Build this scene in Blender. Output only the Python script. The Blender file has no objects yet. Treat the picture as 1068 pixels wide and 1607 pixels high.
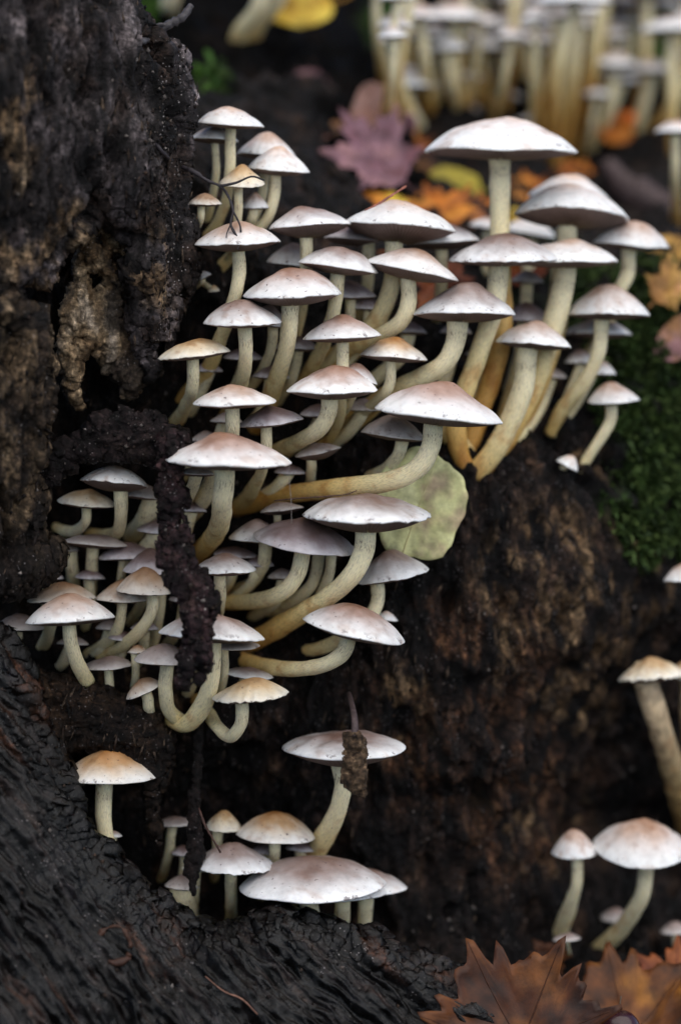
import bpy, math, random
import numpy as np
from mathutils import Vector, Matrix
random.seed(7); RNG = np.random.default_rng(7)
scene = bpy.context.scene
C = scene.collection
# ------------------------------------------------------------------ camera
PITCH = math.radians(7.0); FOC = 1.4; LENS = 120.0; HC = 0.37
K = 36.0 / LENS / 1607.0
cam = bpy.data.objects.new('camera', bpy.data.cameras.new('camera')); C.objects.link(cam)
cam.location = (0, 0, HC); cam.rotation_euler = (math.pi/2 - PITCH, 0, 0)
cam.data.sensor_fit = 'VERTICAL'; cam.data.sensor_height = 36; cam.data.lens = LENS
cam.data.clip_start = 0.02; cam.data.clip_end = 1000
cam.data.dof.use_dof = True; cam.data.dof.focus_distance = FOC - 0.022; cam.data.dof.aperture_fstop = 3.3
scene.camera = cam
# ------------------------------------------------------------------ light: overcast daylight under trees
SUN_EL, SUN_AZ = math.radians(58), math.radians(155)      # azimuth clockwise from +Y
w = bpy.data.worlds.new('World'); scene.world = w; w.use_nodes = True
nt = w.node_tree; bg = nt.nodes['Background']
sky = nt.nodes.new('ShaderNodeTexSky'); sky.sky_type = 'NISHITA'; sky.sun_disc = False
sky.air_density = .7; sky.dust_density = .3; sky.sun_elevation = SUN_EL; sky.sun_rotation = SUN_AZ
nt.links.new(sky.outputs[0], bg.inputs[0]); bg.inputs[1].default_value = 0.07
sl = bpy.data.lights.new('sun', 'SUN'); sl.energy = 1.5; sl.angle = math.radians(100); sl.color = (1, .91, .76)
so = bpy.data.objects.new('sun', sl); C.objects.link(so); so.location = (0, 0, 3)
sd_ = Vector((math.sin(SUN_AZ)*math.cos(SUN_EL), math.cos(SUN_AZ)*math.cos(SUN_EL), math.sin(SUN_EL)))
so.rotation_euler = sd_.to_track_quat('Z', 'Y').to_euler()
vs = scene.view_settings; vs.view_transform = 'Standard'; vs.look = 'None'; vs.gamma = 1; vs.use_curve_mapping = False
vs.exposure = 1.27
# ------------------------------------------------------------------ pixel + depth (mm behind the focus plane) -> world metres
SP, CP = math.sin(PITCH), math.cos(PITCH)
def P(x, y, d):
    x = np.asarray(x, float); y = np.asarray(y, float); d = np.asarray(d, float)
    z = FOC + d/1000.0; cx = (x - 534)*K*z; cy = -(y - 803.5)*K*z
    return np.stack([cx + 0*z, cy*SP + z*CP, HC + cy*CP - z*SP], -1)
MM = K*FOC*1000      # mm per pixel in the focus plane
# ------------------------------------------------------------------ noise
_perm = RNG.permutation(256); _perm = np.concatenate([_perm]*3)
_g = RNG.normal(size=(256, 3)); _g /= np.linalg.norm(_g, axis=1)[:, None]; _g = _g.astype(np.float32)
def pn(p):
    i = np.floor(p).astype(int); f = (p - i).astype(np.float32); i &= 255
    u = f*f*f*(f*(f*6-15)+10); out = 0
    for dx in (0, 1):
        wx = u[:, 0] if dx else 1-u[:, 0]
        for dy in (0, 1):
            wy = u[:, 1] if dy else 1-u[:, 1]
            for dz in (0, 1):
                wz = u[:, 2] if dz else 1-u[:, 2]
                h = _perm[_perm[_perm[i[:, 0]+dx]+i[:, 1]+dy]+i[:, 2]+dz]
                g = _g[h]
                out = out + wx*wy*wz*((f[:, 0]-dx)*g[:, 0]+(f[:, 1]-dy)*g[:, 1]+(f[:, 2]-dz)*g[:, 2])
    return out*1.5
def fbm(p, f, o=3, s=0.):
    r = 0; a = 1.
    for k in range(o): r = r + a*pn(p*f + s + 17.3*k); f *= 2.1; a *= .5
    return r
def ridged(p, f, o=3, s=0.):
    r = 0; a = 1.
    for k in range(o): r = r + a*(1-2*np.abs(pn(p*f + s + 9.1*k))); f *= 2.1; a *= .5
    return r
def sstep(a, b, x): t = np.clip((x-a)/(b-a), 0, 1); return t*t*(3-2*t)
def rbf(pts):
    a = np.array(pts, float); xy = a[:, :2]/100; n = len(a)
    r = np.linalg.norm(xy[:, None]-xy[None], axis=2)
    A = np.zeros((n+1, n+1)); A[:n, :n] = r; A[:n, n] = 1; A[n, :n] = 1
    wv = np.linalg.solve(A, np.append(a[:, 2], 0))
    def f(x, y):
        q = np.stack([np.ravel(x), np.ravel(y)], 1)/100
        o = np.concatenate([np.linalg.norm(c[:, None]-xy[None], axis=2) @ wv[:n] + wv[n] for c in np.array_split(q, max(1, len(q)//20000))])
        return o.reshape(np.shape(x))
    return f
# ------------------------------------------------------------------ mesh helpers
def mesh(name, v, faces, mat=None, col=None, smooth=True, attrs=None):
    me = bpy.data.meshes.new(name)
    v = np.asarray(v, np.float32)
    if isinstance(faces, np.ndarray):
        n, k = faces.shape
        me.vertices.add(len(v)); me.vertices.foreach_set('co', v.ravel())
        me.loops.add(n*k); me.loops.foreach_set('vertex_index', faces.astype(np.int32).ravel())
        me.polygons.add(n); me.polygons.foreach_set('loop_start', np.arange(0, n*k, k, dtype=np.int32))
        me.update(calc_edges=True)
    else: me.from_pydata(v.tolist(), [], faces)
    if smooth: me.polygons.foreach_set('use_smooth', np.ones(len(me.polygons), bool))
    if col is not None:
        a = me.color_attributes.new('col', 'FLOAT_COLOR', 'POINT')
        cc = np.ones((len(v), 4), np.float32); cc[:, :3] = np.clip(col, 0, 1); a.data.foreach_set('color', cc.ravel())
    for k_, val in (attrs or {}).items():
        a = me.attributes.new(k_, 'FLOAT', 'POINT'); a.data.foreach_set('value', np.asarray(val, np.float32))
    if mat: me.materials.append(mat)
    return me
def obj(name, me, parent=None, loc=None):
    o = bpy.data.objects.new(name, me); C.objects.link(o)
    if parent: o.parent = parent
    if loc is not None: o.location = loc
    return o
def tag(o, label=None, cat=None, group=None, kind=None):
    if label: o['label'] = label
    if cat: o['category'] = cat
    if group: o['group'] = group
    if kind: o['kind'] = kind
    return o
def vnormals(v, f):
    n = np.zeros_like(v)
    a, b, c, d = (v[f[:, i]] for i in range(4))
    fn = np.cross(c-a, d-b)
    for i in range(4):
        for k in range(3): n[:, k] += np.bincount(f[:, i], fn[:, k], len(v))
    return n/np.maximum(np.linalg.norm(n, axis=1), 1e-12)[:, None]
def gridfaces(nx, ny, off=0):
    i = np.arange(nx*ny).reshape(ny, nx)
    return np.stack([i[:-1, :-1], i[1:, :-1], i[1:, 1:], i[:-1, 1:]], -1).reshape(-1, 4) + off
# ------------------------------------------------------------------ materials
def nodes(name):
    m = bpy.data.materials.new(name); m.use_nodes = True
    n = m.node_tree.nodes; l = m.node_tree.links; return m, n, l, n['Principled BSDF']
def N(n, t, **kw):
    x = n.new('ShaderNode'+t)
    for k, v in kw.items():
        if k.startswith('i_'): x.inputs[k[2:].replace('_', ' ')].default_value = v
        else: setattr(x, k, v)
    return x
def ramp(n, l, src, stops):
    r = n.new('ShaderNodeValToRGB'); e = r.color_ramp.elements
    while len(e) < len(stops): e.new(.5)
    for q, (p, c) in zip(e, stops): q.position = p; q.color = (*(c if hasattr(c, '__len__') else (c,)*3), 1)
    l.new(src, r.inputs[0]); return r
def mixc(n, l, f, a, b, mode='MIX'):
    x = n.new('ShaderNodeMix'); x.data_type = 'RGBA'; x.blend_type = mode
    for i, v in ((0, f), (6, a), (7, b)):
        if isinstance(v, (int, float)): x.inputs[i].default_value = v
        elif isinstance(v, tuple): x.inputs[i].default_value = (*v, 1)
        else: l.new(v, x.inputs[i])
    return x.outputs[2]
def wood_mat(name, rough=.6, speck=.9, bump=.8, spec=.2):
    m, n, l, b = nodes(name)
    at = N(n, 'Attribute', attribute_name='col'); sp = N(n, 'Attribute', attribute_name='speck')
    tc = N(n, 'TexCoord')
    no = N(n, 'TexNoise', i_Scale=420., i_Detail=6., i_Roughness=.7); l.new(tc.outputs['Object'], no.inputs['Vector'])
    r = ramp(n, l, no.outputs[0], [(.34, .1), (.5, .45), (.62, 1.), (.74, 2.8)])
    c = mixc(n, l, 1., at.outputs[0], r.outputs[0], 'MULTIPLY')
    vo = N(n, 'TexVoronoi', i_Scale=620.); l.new(tc.outputs['Object'], vo.inputs['Vector'])
    vr = ramp(n, l, vo.outputs['Distance'], [(.0, 1.), (.16, 1.), (.24, 0.)])
    n2 = N(n, 'TexNoise', i_Scale=150., i_Detail=3.); l.new(tc.outputs['Object'], n2.inputs['Vector'])
    n2r = ramp(n, l, n2.outputs[0], [(.5, 0.), (.62, 1.)])
    mu = N(n, 'Math', operation='MULTIPLY'); l.new(vr.outputs[0], mu.inputs[0]); l.new(n2r.outputs[0], mu.inputs[1])
    mu2 = N(n, 'Math', operation='MULTIPLY'); l.new(mu.outputs[0], mu2.inputs[0]); l.new(sp.outputs['Fac'], mu2.inputs[1])
    mu3 = N(n, 'Math', operation='MULTIPLY'); l.new(mu2.outputs[0], mu3.inputs[0]); mu3.inputs[1].default_value = speck
    c = mixc(n, l, mu3.outputs[0], c, (.42, .38, .38)); l.new(c, b.inputs['Base Color'])  # pale specks: grains, with wet sparkle painted into the colour
    rr = ramp(n, l, n2.outputs[0], [(.35, rough-.22), (.65, rough+.2)]); l.new(rr.outputs[0], b.inputs['Roughness'])
    b.inputs['Specular IOR Level'].default_value = spec
    n3 = N(n, 'TexNoise', i_Scale=900., i_Detail=5., i_Roughness=.75); l.new(tc.outputs['Object'], n3.inputs['Vector'])
    ad = N(n, 'Math', operation='ADD'); l.new(no.outputs[0], ad.inputs[0]); l.new(n3.outputs[0], ad.inputs[1])
    bp = N(n, 'Bump', i_Strength=bump, i_Distance=.0016); l.new(ad.outputs[0], bp.inputs['Height']); l.new(bp.outputs[0], b.inputs['Normal'])
    return m
WOOD = wood_mat('rotten_wood'); WET = wood_mat('wet_root_wood', rough=.36, speck=.45, bump=.45, spec=.4)
SOIL = wood_mat('dark_soil', rough=.75, speck=.0, bump=.6, spec=.06)
def cap_mat():
    m, n, l, b = nodes('mushroom_cap')
    at = N(n, 'Attribute', attribute_name='col'); rho = N(n, 'Attribute', attribute_name='rho')
    tc = N(n, 'TexCoord'); oi = N(n, 'ObjectInfo')
    vm = N(n, 'VectorMath', operation='ADD'); l.new(tc.outputs['Object'], vm.inputs[0]); l.new(oi.outputs['Random'], vm.inputs[1])
    no = N(n, 'TexNoise', i_Scale=260., i_Detail=6., i_Roughness=.65); l.new(vm.outputs[0], no.inputs['Vector'])
    r = ramp(n, l, no.outputs[0], [(.25, .78), (.5, .98), (.75, 1.1)])
    c = mixc(n, l, 1., at.outputs[0], r.outputs[0], 'MULTIPLY')
    # grime specks, more of them along the margin
    s1 = N(n, 'TexNoise', i_Scale=640., i_Detail=2.); l.new(vm.outputs[0], s1.inputs['Vector'])
    g1 = ramp(n, l, s1.outputs[0], [(.69, 0.), (.73, .9)])
    rr = ramp(n, l, rho.outputs['Fac'], [(.88, 0.), (.97, 1.), (1., 1.)])
    s2 = N(n, 'TexNoise', i_Scale=170., i_Detail=5., i_Roughness=.7); l.new(vm.outputs[0], s2.inputs['Vector'])
    g2 = ramp(n, l, s2.outputs[0], [(.585, 0.), (.64, .75)])
    mu = N(n, 'Math', operation='MULTIPLY'); l.new(rr.outputs[0], mu.inputs[0]); l.new(g2.outputs[0], mu.inputs[1])
    mx = N(n, 'Math', operation='MAXIMUM'); l.new(mu.outputs[0], mx.inputs[0]); l.new(g1.outputs[0], mx.inputs[1])
    c = mixc(n, l, mx.outputs[0], c, (.09, .055, .06)); l.new(c, b.inputs['Base Color'])
    b.inputs['Roughness'].default_value = .48; b.inputs['Specular IOR Level'].default_value = .35
    b.inputs['Subsurface Weight'].default_value = .12; b.inputs['Subsurface Radius'].default_value = (1., .75, .55); b.inputs['Subsurface Scale'].default_value = .003
    bp = N(n, 'Bump', i_Strength=.25, i_Distance=.0012); l.new(no.outputs[0], bp.inputs['Height']); l.new(bp.outputs[0], b.inputs['Normal'])
    return m
def stem_mat():
    m, n, l, b = nodes('mushroom_stem')
    at = N(n, 'Attribute', attribute_name='col'); ln = N(n, 'Attribute', attribute_name='len'); an = N(n, 'Attribute', attribute_name='ang')
    tc = N(n, 'TexCoord'); oi = N(n, 'ObjectInfo')
    cb = N(n, 'CombineXYZ'); l.new(an.outputs['Fac'], cb.inputs[0]); l.new(oi.outputs['Random'], cb.inputs[2])
    ms = N(n, 'Math', operation='MULTIPLY'); l.new(ln.outputs['Fac'], ms.inputs[0]); ms.inputs[1].default_value = .06; l.new(ms.outputs[0], cb.inputs[1])
    fi = N(n, 'TexNoise', i_Scale=9., i_Detail=6., i_Roughness=.65); l.new(cb.outputs[0], fi.inputs['Vector'])
    r = ramp(n, l, fi.outputs[0], [(.25, .5), (.5, .95), (.75, 1.15)])
    c = mixc(n, l, 1., at.outputs[0], r.outputs[0], 'MULTIPLY')
    no = N(n, 'TexNoise', i_Scale=520., i_Detail=4.); l.new(tc.outputs['Object'], no.inputs['Vector'])
    g = ramp(n, l, fi.outputs[0], [(.5, 0.), (.6, .9)])
    dv = N(n, 'Math', operation='DIVIDE'); l.new(ln.outputs['Fac'], dv.inputs[0]); dv.inputs[1].default_value = 40.
    band = ramp(n, l, dv.outputs[0], [(.08, 0.), (.12, .95), (.19, .8), (.24, 0.)])
    mu = N(n, 'Math', operation='MULTIPLY'); l.new(g.outputs[0], mu.inputs[0]); l.new(band.outputs[0], mu.inputs[1])
    g3 = ramp(n, l, no.outputs[0], [(.69, 0.), (.73, .6)])
    mx = N(n, 'Math', operation='MAXIMUM'); l.new(mu.outputs[0], mx.inputs[0]); l.new(g3.outputs[0], mx.inputs[1])
    c = mixc(n, l, mx.outputs[0], c, (.13, .08, .05)); l.new(c, b.inputs['Base Color'])
    b.inputs['Roughness'].default_value = .55; b.inputs['Specular IOR Level'].default_value = .3
    b.inputs['Subsurface Weight'].default_value = .25; b.inputs['Subsurface Radius'].default_value = (1., .7, .35); b.inputs['Subsurface Scale'].default_value = .003
    bp = N(n, 'Bump', i_Strength=.3, i_Distance=.0008); l.new(fi.outputs[0], bp.inputs['Height']); l.new(bp.outputs[0], b.inputs['Normal'])
    return m
def plain_mat(name, rough=.6, spec=.3, sss=0., nscale=300., amp=(.6, 1., 1.35), bump=.3, transl=0.):
    m, n, l, b = nodes(name)
    at = N(n, 'Attribute', attribute_name='col'); tc = N(n, 'TexCoord')
    no = N(n, 'TexNoise', i_Scale=nscale, i_Detail=5., i_Roughness=.65); l.new(tc.outputs['Object'], no.inputs['Vector'])
    r = ramp(n, l, no.outputs[0], [(.28, amp[0]), (.5, amp[1]), (.72, amp[2])])
    c = mixc(n, l, 1., at.outputs[0], r.outputs[0], 'MULTIPLY'); l.new(c, b.inputs['Base Color'])
    b.inputs['Roughness'].default_value = rough; b.inputs['Specular IOR Level'].default_value = spec
    if sss: b.inputs['Subsurface Weight'].default_value = sss; b.inputs['Subsurface Scale'].default_value = .002
    bp = N(n, 'Bump', i_Strength=bump, i_Distance=.0008); l.new(no.outputs[0], bp.inputs['Height']); l.new(bp.outputs[0], b.inputs['Normal'])
    return m
CAP, STEM = cap_mat(), stem_mat()
GILL = plain_mat('mushroom_gills', .75, .15, amp=(.8, 1., 1.15), bump=.1)
LEAF = plain_mat('fallen_leaf', .55, .3, nscale=120., amp=(.45, 1., 1.5), bump=.4)
MOSS = plain_mat('moss', .7, .2, nscale=80., amp=(.5, 1., 1.5), bump=0.)
TWIG = plain_mat('twig_bark', .6, .35, nscale=500., amp=(.5, 1., 1.7), bump=.6)
BERRY = plain_mat('berry_skin', .25, .5, nscale=60., amp=(.8, 1., 1.1), bump=.05)
# ------------------------------------------------------------------ ground and the bank behind
GZ = float(P(900, 1680, 20)[2])
def pal(t, *cols):           # piecewise mix of colours by t in 0..1
    t = np.clip(t, 0, 1)*(len(cols)-1); i = np.minimum(t.astype(int), len(cols)-2); f = (t-i)[:, None]
    cs = np.array(cols); return cs[i]*(1-f)+cs[i+1]*f
def blobs(x, y, lst, nz=None):  # soft mask from (px, py, rx, ry)
    m = np.zeros(np.shape(x))
    for (a, b, rx, ry) in lst:
        q = ((x-a)/rx)**2+((y-b)/ry)**2
        m = np.maximum(m, np.clip(1.35-q, 0, 1))
    return m
def hfield(name, xr, yr, st, Df, disp, colf, mat, speckf=None, parent=None):
    xs = np.arange(xr[0], xr[1]+st, st); ys = np.arange(yr[0], yr[1]+st, st)
    X, Y = np.meshgrid(xs, ys); D = Df(X, Y)
    v = P(X, Y, D).reshape(-1, 3); f = gridfaces(len(xs), len(ys))
    nrm = vnormals(v, f); mm = v*1000
    v = v + nrm*(disp(mm, X.ravel(), Y.ravel())/1000)[:, None]
    col = colf(mm, X.ravel(), Y.ravel())
    at = {'speck': speckf(mm, X.ravel(), Y.ravel()) if speckf else np.zeros(len(v))}
    if parent: v = v - np.array(parent.location)
    return obj(name, mesh(name, v, f, mat, col, attrs=at), parent)
bank_pts = [(-700,-400,700),(-700,300,400),(300,-200,420),(300,60,200),(340,150,150),(430,120,230),(520,60,300),(540,150,230),(450,260,150),
    (600,210,200),(560,330,150),(700,280,240),(850,310,270),(1000,330,270),(1068,400,230),(620,150,370),(750,190,400),(850,260,400),(950,200,470),
    (1000,270,420),(800,0,540),(650,0,500),(1030,90,650),(1060,0,700),(950,0,560),(800,-300,700),(1300,0,700),(1300,400,300),(1900,-400,900),(1900,400,400),(300,-400,600),(1300,-400,900)]
bankD = rbf(bank_pts)
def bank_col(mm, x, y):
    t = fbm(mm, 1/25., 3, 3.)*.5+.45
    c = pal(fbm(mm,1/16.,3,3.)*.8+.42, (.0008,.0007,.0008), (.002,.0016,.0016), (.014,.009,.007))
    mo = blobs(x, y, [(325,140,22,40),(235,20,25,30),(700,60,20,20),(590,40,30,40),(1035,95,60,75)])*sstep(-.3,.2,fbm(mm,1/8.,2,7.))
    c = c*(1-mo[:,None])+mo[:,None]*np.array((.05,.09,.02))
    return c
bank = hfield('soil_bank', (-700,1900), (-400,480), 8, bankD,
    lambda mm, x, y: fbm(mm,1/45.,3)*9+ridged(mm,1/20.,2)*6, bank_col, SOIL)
tag(bank, kind='structure')
gx = np.concatenate([-np.geomspace(100, .8, 12), np.linspace(-.7, .7, 90), np.geomspace(.8, 100, 12)])
gy = np.concatenate([-np.geomspace(100, .4, 12), np.linspace(.0, 2.6, 130), np.geomspace(2.7, 200, 12)])
GX, GY = np.meshgrid(gx, gy); gv = np.stack([GX, GY, GX*0], -1).reshape(-1, 3)
gv[:, 2] = GZ + np.where(np.abs(gv[:, 0]) < .7, fbm(gv*1000, 1/60., 4)*.006, 0)
t = fbm(gv*1000, 1/30., 4)*.5+.5
g_o = obj('ground', mesh('ground', gv, gridfaces(len(gx), len(gy))[:, ::-1], WOOD, pal(t, (.012,.01,.008), (.035,.024,.015), (.07,.045,.025)), attrs={'speck': t*0+.3}))
tag(g_o, kind='structure')
# ------------------------------------------------------------------ the rotten stump
stump = obj('tree_stump', None, None, P(650, 1650, 60)); 
tag(stump, 'dark rotting tree stump with torn bark, hollow and a broad root', 'stump')
SL = np.array(stump.location)
wall_pts = [(-200,450,30),(-200,900,40),(-200,1300,40),(280,450,32),(320,600,48),(300,750,40),(150,800,50),(100,900,55),(200,950,50),(300,1000,45),(100,600,15),(100,350,10),
    (350,850,50),(450,750,42),(450,900,48),(500,1000,40),(600,700,34),(560,600,48),(480,500,52),(420,400,50),(350,300,52),(330,200,80),(450,250,120),(550,280,150),(100,200,20),
    (60,1100,12),(150,1120,10),(230,1140,12),(170,1230,30),(250,1270,50),(350,1250,55),(450,1250,50),(400,1350,65),(300,1400,60),(350,1150,22),(450,1100,26),(550,1100,25),(100,1400,20),
    (620,850,26),(700,800,28),(740,740,28),(800,760,32),(800,900,28),(700,950,26),(650,1050,24),(750,1100,32),(650,1250,45),(800,1200,48),(900,1000,48),(880,850,44),(950,800,58),
    (950,950,62),(1050,900,82),(960,1130,110),(1060,1150,130),(950,1300,140),(850,1400,80),(700,1400,55),(1060,1350,140),(900,1480,95),(1050,1500,90),(1000,1600,50),(700,1550,40),(850,1600,40),
    (700,1800,-40),(1000,1800,-60),(300,1700,20),(820,680,58),(900,720,54),(700,600,62),(800,600,85),(900,600,92),(1000,620,92),(1000,480,118),(1060,420,140),(1060,700,88),(700,450,100),(850,450,125),
    (600,400,95),(600,330,145),(700,320,165),(850,330,205),(1000,400,170),(1400,500,200),(1400,900,160),(1400,1400,160),(1400,1800,0),(600,230,260),(900,230,330),(300,130,150),(1400,230,350),(-200,130,90),(-200,1800,0)]
wallD = rbf(wall_pts)
def wall_disp(mm, x, y):
    q = mm*np.array((1., 1., .55))
    r = fbm(mm, 1/42., 2, 1.)*7 + ridged(q, 1/17., 3, 5.)*3.4 - 7*sstep(.25,.6,fbm(q,1/13.,2,81.)) + fbm(q, 1/4.5, 3, 2.)*1.5 - 2.6*np.clip(ridged(q, 1/9., 2, 31.)-.7, 0, 2)
    crag = np.round(fbm(q, 1/11., 2, 11.)*3)/3
    return r*.9 + crag*3.2
def streak(mm): return (.45+1.15*sstep(-.5,.6,fbm(mm*np.array((1.,1.,.13)),1/2.6,3,14.)))[:,None]
def wall_col(mm, x, y): return wall_col0(mm, x, y)*streak(mm)
def wall_col0(mm, x, y):
    q = mm*np.array((1., 1., .5))
    t = fbm(q, 1/12., 4, 3.)*.7+.4
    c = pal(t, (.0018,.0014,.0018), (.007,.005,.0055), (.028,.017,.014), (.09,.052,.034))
    tan = blobs(x, y, [(930,760,34,55),(905,720,30,24),(870,960,130,170),(830,900,60,60),(900,1080,70,70),(840,1290,90,90),(1000,900,60,80),(180,1110,110,50),(620,1120,60,80),(560,1180,40,60)])
    tan *= sstep(-.12,.35,fbm(q,1/9.,3,40.))
    c = c*(1-tan[:,None])+tan[:,None]*pal(fbm(q,1/6.,2,8.)*.6+.5,(.05,.03,.018),(.2,.12,.062),(.38,.25,.14))
    red = blobs(x, y, [(740,1080,150,150),(800,1250,140,160),(640,1150,90,120)])*sstep(-.15,.3,fbm(q,1/12.,3,60.))*.85
    c = c*(1-red[:,None])+red[:,None]*pal(fbm(q,1/5.,3,77.)*.6+.45,(.012,.006,.004),(.09,.04,.021),(.22,.11,.055))
    mo = blobs(x, y, [(1030,600,90,200),(1010,800,70,90),(860,440,60,80),(1000,520,60,60)])*sstep(-.25,.2,fbm(mm,1/12.,3,70.))
    c = c*(1-mo[:,None])+mo[:,None]*np.array((.022,.04,.012))
    return c
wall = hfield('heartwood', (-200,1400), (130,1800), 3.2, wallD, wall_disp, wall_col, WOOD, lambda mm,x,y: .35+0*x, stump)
def polysd(x, y, poly):
    a = np.array(poly, float); b = np.roll(a, -1, 0); px = np.ravel(x); py = np.ravel(y)
    best = np.full(px.shape, 1e9); ins = np.zeros(px.shape, bool)
    for (ax, ay), (bx, by) in zip(a, b):
        dx, dy = bx-ax, by-ay; tt = np.clip(((px-ax)*dx+(py-ay)*dy)/(dx*dx+dy*dy+1e-9), 0, 1)
        best = np.minimum(best, np.hypot(px-ax-tt*dx, py-ay-tt*dy))
        c = (ay > py) != (by > py)
        ins ^= c & (px < (bx-ax)*(py-ay)/(by-ay+1e-12)+ax)
    return np.where(ins, best, -best).reshape(np.shape(x))
FRONT = []     # (outline, front depth) of the slabs, to set things against them
def slab(name, poly, ctrl, Tf, Tb, kf, st, edge, disp, colf, mat, speckf=None, holes=(), ef=14.):
    a = np.array(poly, float)
    xs = np.arange(a[:,0].min()-4*st, a[:,0].max()+5*st, st); ys = np.arange(a[:,1].min()-4*st, a[:,1].max()+5*st, st)
    X, Y = np.meshgrid(xs, ys); sd = polysd(X, Y, poly)
    n2 = np.stack([X.ravel(), Y.ravel(), 0*X.ravel()], 1)
    sd = sd + ((fbm(n2, 1/ef, 3, 4.)+.6*fbm(n2, 1/(ef*3.2), 2, 9.))*edge).reshape(X.shape)
    for (hx, hy, hr) in holes: sd = np.minimum(sd, np.hypot((X-hx), (Y-hy)*.8)-hr+ (fbm(n2,1/12.,2,3.)*6).reshape(X.shape))
    Df = rbf(ctrl) if len(ctrl) > 1 else (lambda x, y: ctrl[0][2]+0*x)
    Dc = Df(X, Y); g = 1-np.exp(-np.maximum(sd, 0)/kf)
    ok = sd > 0
    q = gridfaces(len(xs), len(ys)); okf = ok.ravel()[q].all(1); q = q[okf]
    nv = X.size
    e = np.concatenate([q[:, [0,1]], q[:, [1,2]], q[:, [2,3]], q[:, [3,0]]]); key = np.sort(e, 1); key = key[:,0]*nv+key[:,1]
    _, inv, cnt = np.unique(key, return_inverse=True, return_counts=True); be = e[cnt[inv] == 1]
    F = np.concatenate([q, q[:, ::-1]+nv, np.stack([be[:,1], be[:,0], be[:,0]+nv, be[:,1]+nv], 1)])
    x2 = np.concatenate([X.ravel()]*2); y2 = np.concatenate([Y.ravel()]*2)
    v = np.concatenate([P(X, Y, Dc-Tf*g).reshape(-1,3), P(X, Y, Dc+.6+Tb*g).reshape(-1,3)])
    used = np.unique(F); rm = np.full(len(v), -1); rm[used] = np.arange(len(used)); F = rm[F]; v = v[used]; x2 = x2[used]; y2 = y2[used]
    nrm = vnormals(v, F); mm = v*1000
    v = v + nrm*(disp(mm, x2, y2)/1000)[:, None]
    me = mesh(name, v-SL, F, mat, colf(mm, x2, y2), attrs={'speck': speckf(mm,x2,y2) if speckf else .4+0*x2})
    o = obj(name, me, stump)
    FRONT.append((poly, lambda x, y: Df(np.array([x]), np.array([y]))[0]-Tf))
    return o
def bark_disp(mm, x, y):
    q = mm*np.array((1., 1., .28))
    return fbm(mm,1/26.,2,2.)*4.5 + ridged(q,1/13.,3,6.)*3.4 + fbm(q,1/3.2,3,4.)*.7 - 9*sstep(.28,.62,fbm(mm*np.array((1,1,.6)),1/15.,2,71.)) - 2.2*np.clip(ridged(mm*np.array((1,1,.5)),1/8.,2,21.)-.65,0,2)
def bark_col(mm, x, y): return bark_col0(mm, x, y)*streak(mm)
def bark_col0(mm, x, y):
    q = mm*np.array((1., 1., .35)); t = fbm(q,1/12.,4,3.)*.55+.45
    c = pal(t, (.008,.007,.008), (.045,.037,.039), (.125,.104,.106), (.27,.23,.23))*(.3+1.6*sstep(-.35,.4,fbm(mm,1/24.,2,91.)))[:,None]
    tan = blobs(x, y, [(60,420,60,40),(40,395,50,40),(235,410,24,70),(105,350,30,40),(0,200,60,120),(255,450,20,50)])*sstep(-.2,.3,fbm(q,1/8.,3,13.))
    c = c*(1-tan[:,None])+tan[:,None]*pal(fbm(q,1/6.,2,19.)*.6+.5,(.08,.047,.026),(.3,.195,.11),(.48,.35,.22))
    br = sstep(.1,.5,fbm(mm,1/20.,2,50.))[:,None]*.6
    return c*(1-br)+br*np.array((.06,.035,.024))
def bark_speck(mm, x, y): return .12 + sstep(225,262,x)*1.0  # painted sparkle specks thicken towards the slab edge
slab('bark_slab', [(-160,-160),(190,-160),(205,0),(235,58),(262,72),(280,90),(289,180),(294,260),(295,340),(297,390),(288,440),(272,485),(268,540),(250,575),(235,600),(215,560),(205,500),(212,440),(200,385),(170,335),(150,300),(140,330),(112,380),(95,420),(60,448),(20,452),(-160,460)],
    [(-150,0,-70),(150,0,-40),(285,100,-8),(292,300,-10),(200,300,-30),(0,300,-66),(260,550,-8),(0,100,-70),(100,200,-52)], 14, 30, 22, 2.2, 5, bark_disp, bark_col, WOOD, bark_speck)
def tan_col(mm, x, y):
    q = mm*np.array((1., 1., .5)); t = fbm(q,1/9.,4,23.)*.6+.5
    c = pal(t, (.06,.035,.02), (.26,.165,.088), (.46,.33,.2), (.62,.5,.38))
    dk = np.maximum(blobs(x, y, [(240,540,50,80),(205,585,50,40),(190,500,40,30)]), sstep(.2,.45,fbm(mm,1/14.,3,66.)))[:,None]*.85
    return c*(1-dk)+dk*pal(fbm(mm,1/5.,2,5.)*.5+.5,(.01,.009,.01),(.04,.034,.036))
slab('torn_wood_flake', [(152,300),(185,340),(220,390),(228,440),(258,470),(262,520),(238,600),(205,625),(172,585),(150,545),(128,560),(120,600),(127,640),(110,622),(97,570),(90,490),(108,460),(122,440),(118,380),(130,330)],
    [(150,300,-22),(120,560,-20),(240,520,0),(200,600,-5)], 7, 8, 12, 1.8, 7, lambda mm,x,y: fbm(mm,1/12.,3,5.)*2.2+ridged(mm*np.array((1,1,.4)),1/6.,3,2.)*1.4+fbm(mm,1/2.4,3,12.)*.8, tan_col, WOOD,
    None, [(187,402,13),(152,442,12),(139,424,7),(118,532,7),(160,378,6),(206,472,8),(172,355,5)], 20.)
def lump_col(mm, x, y): return lump_col0(mm, x, y)*streak(mm)
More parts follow.
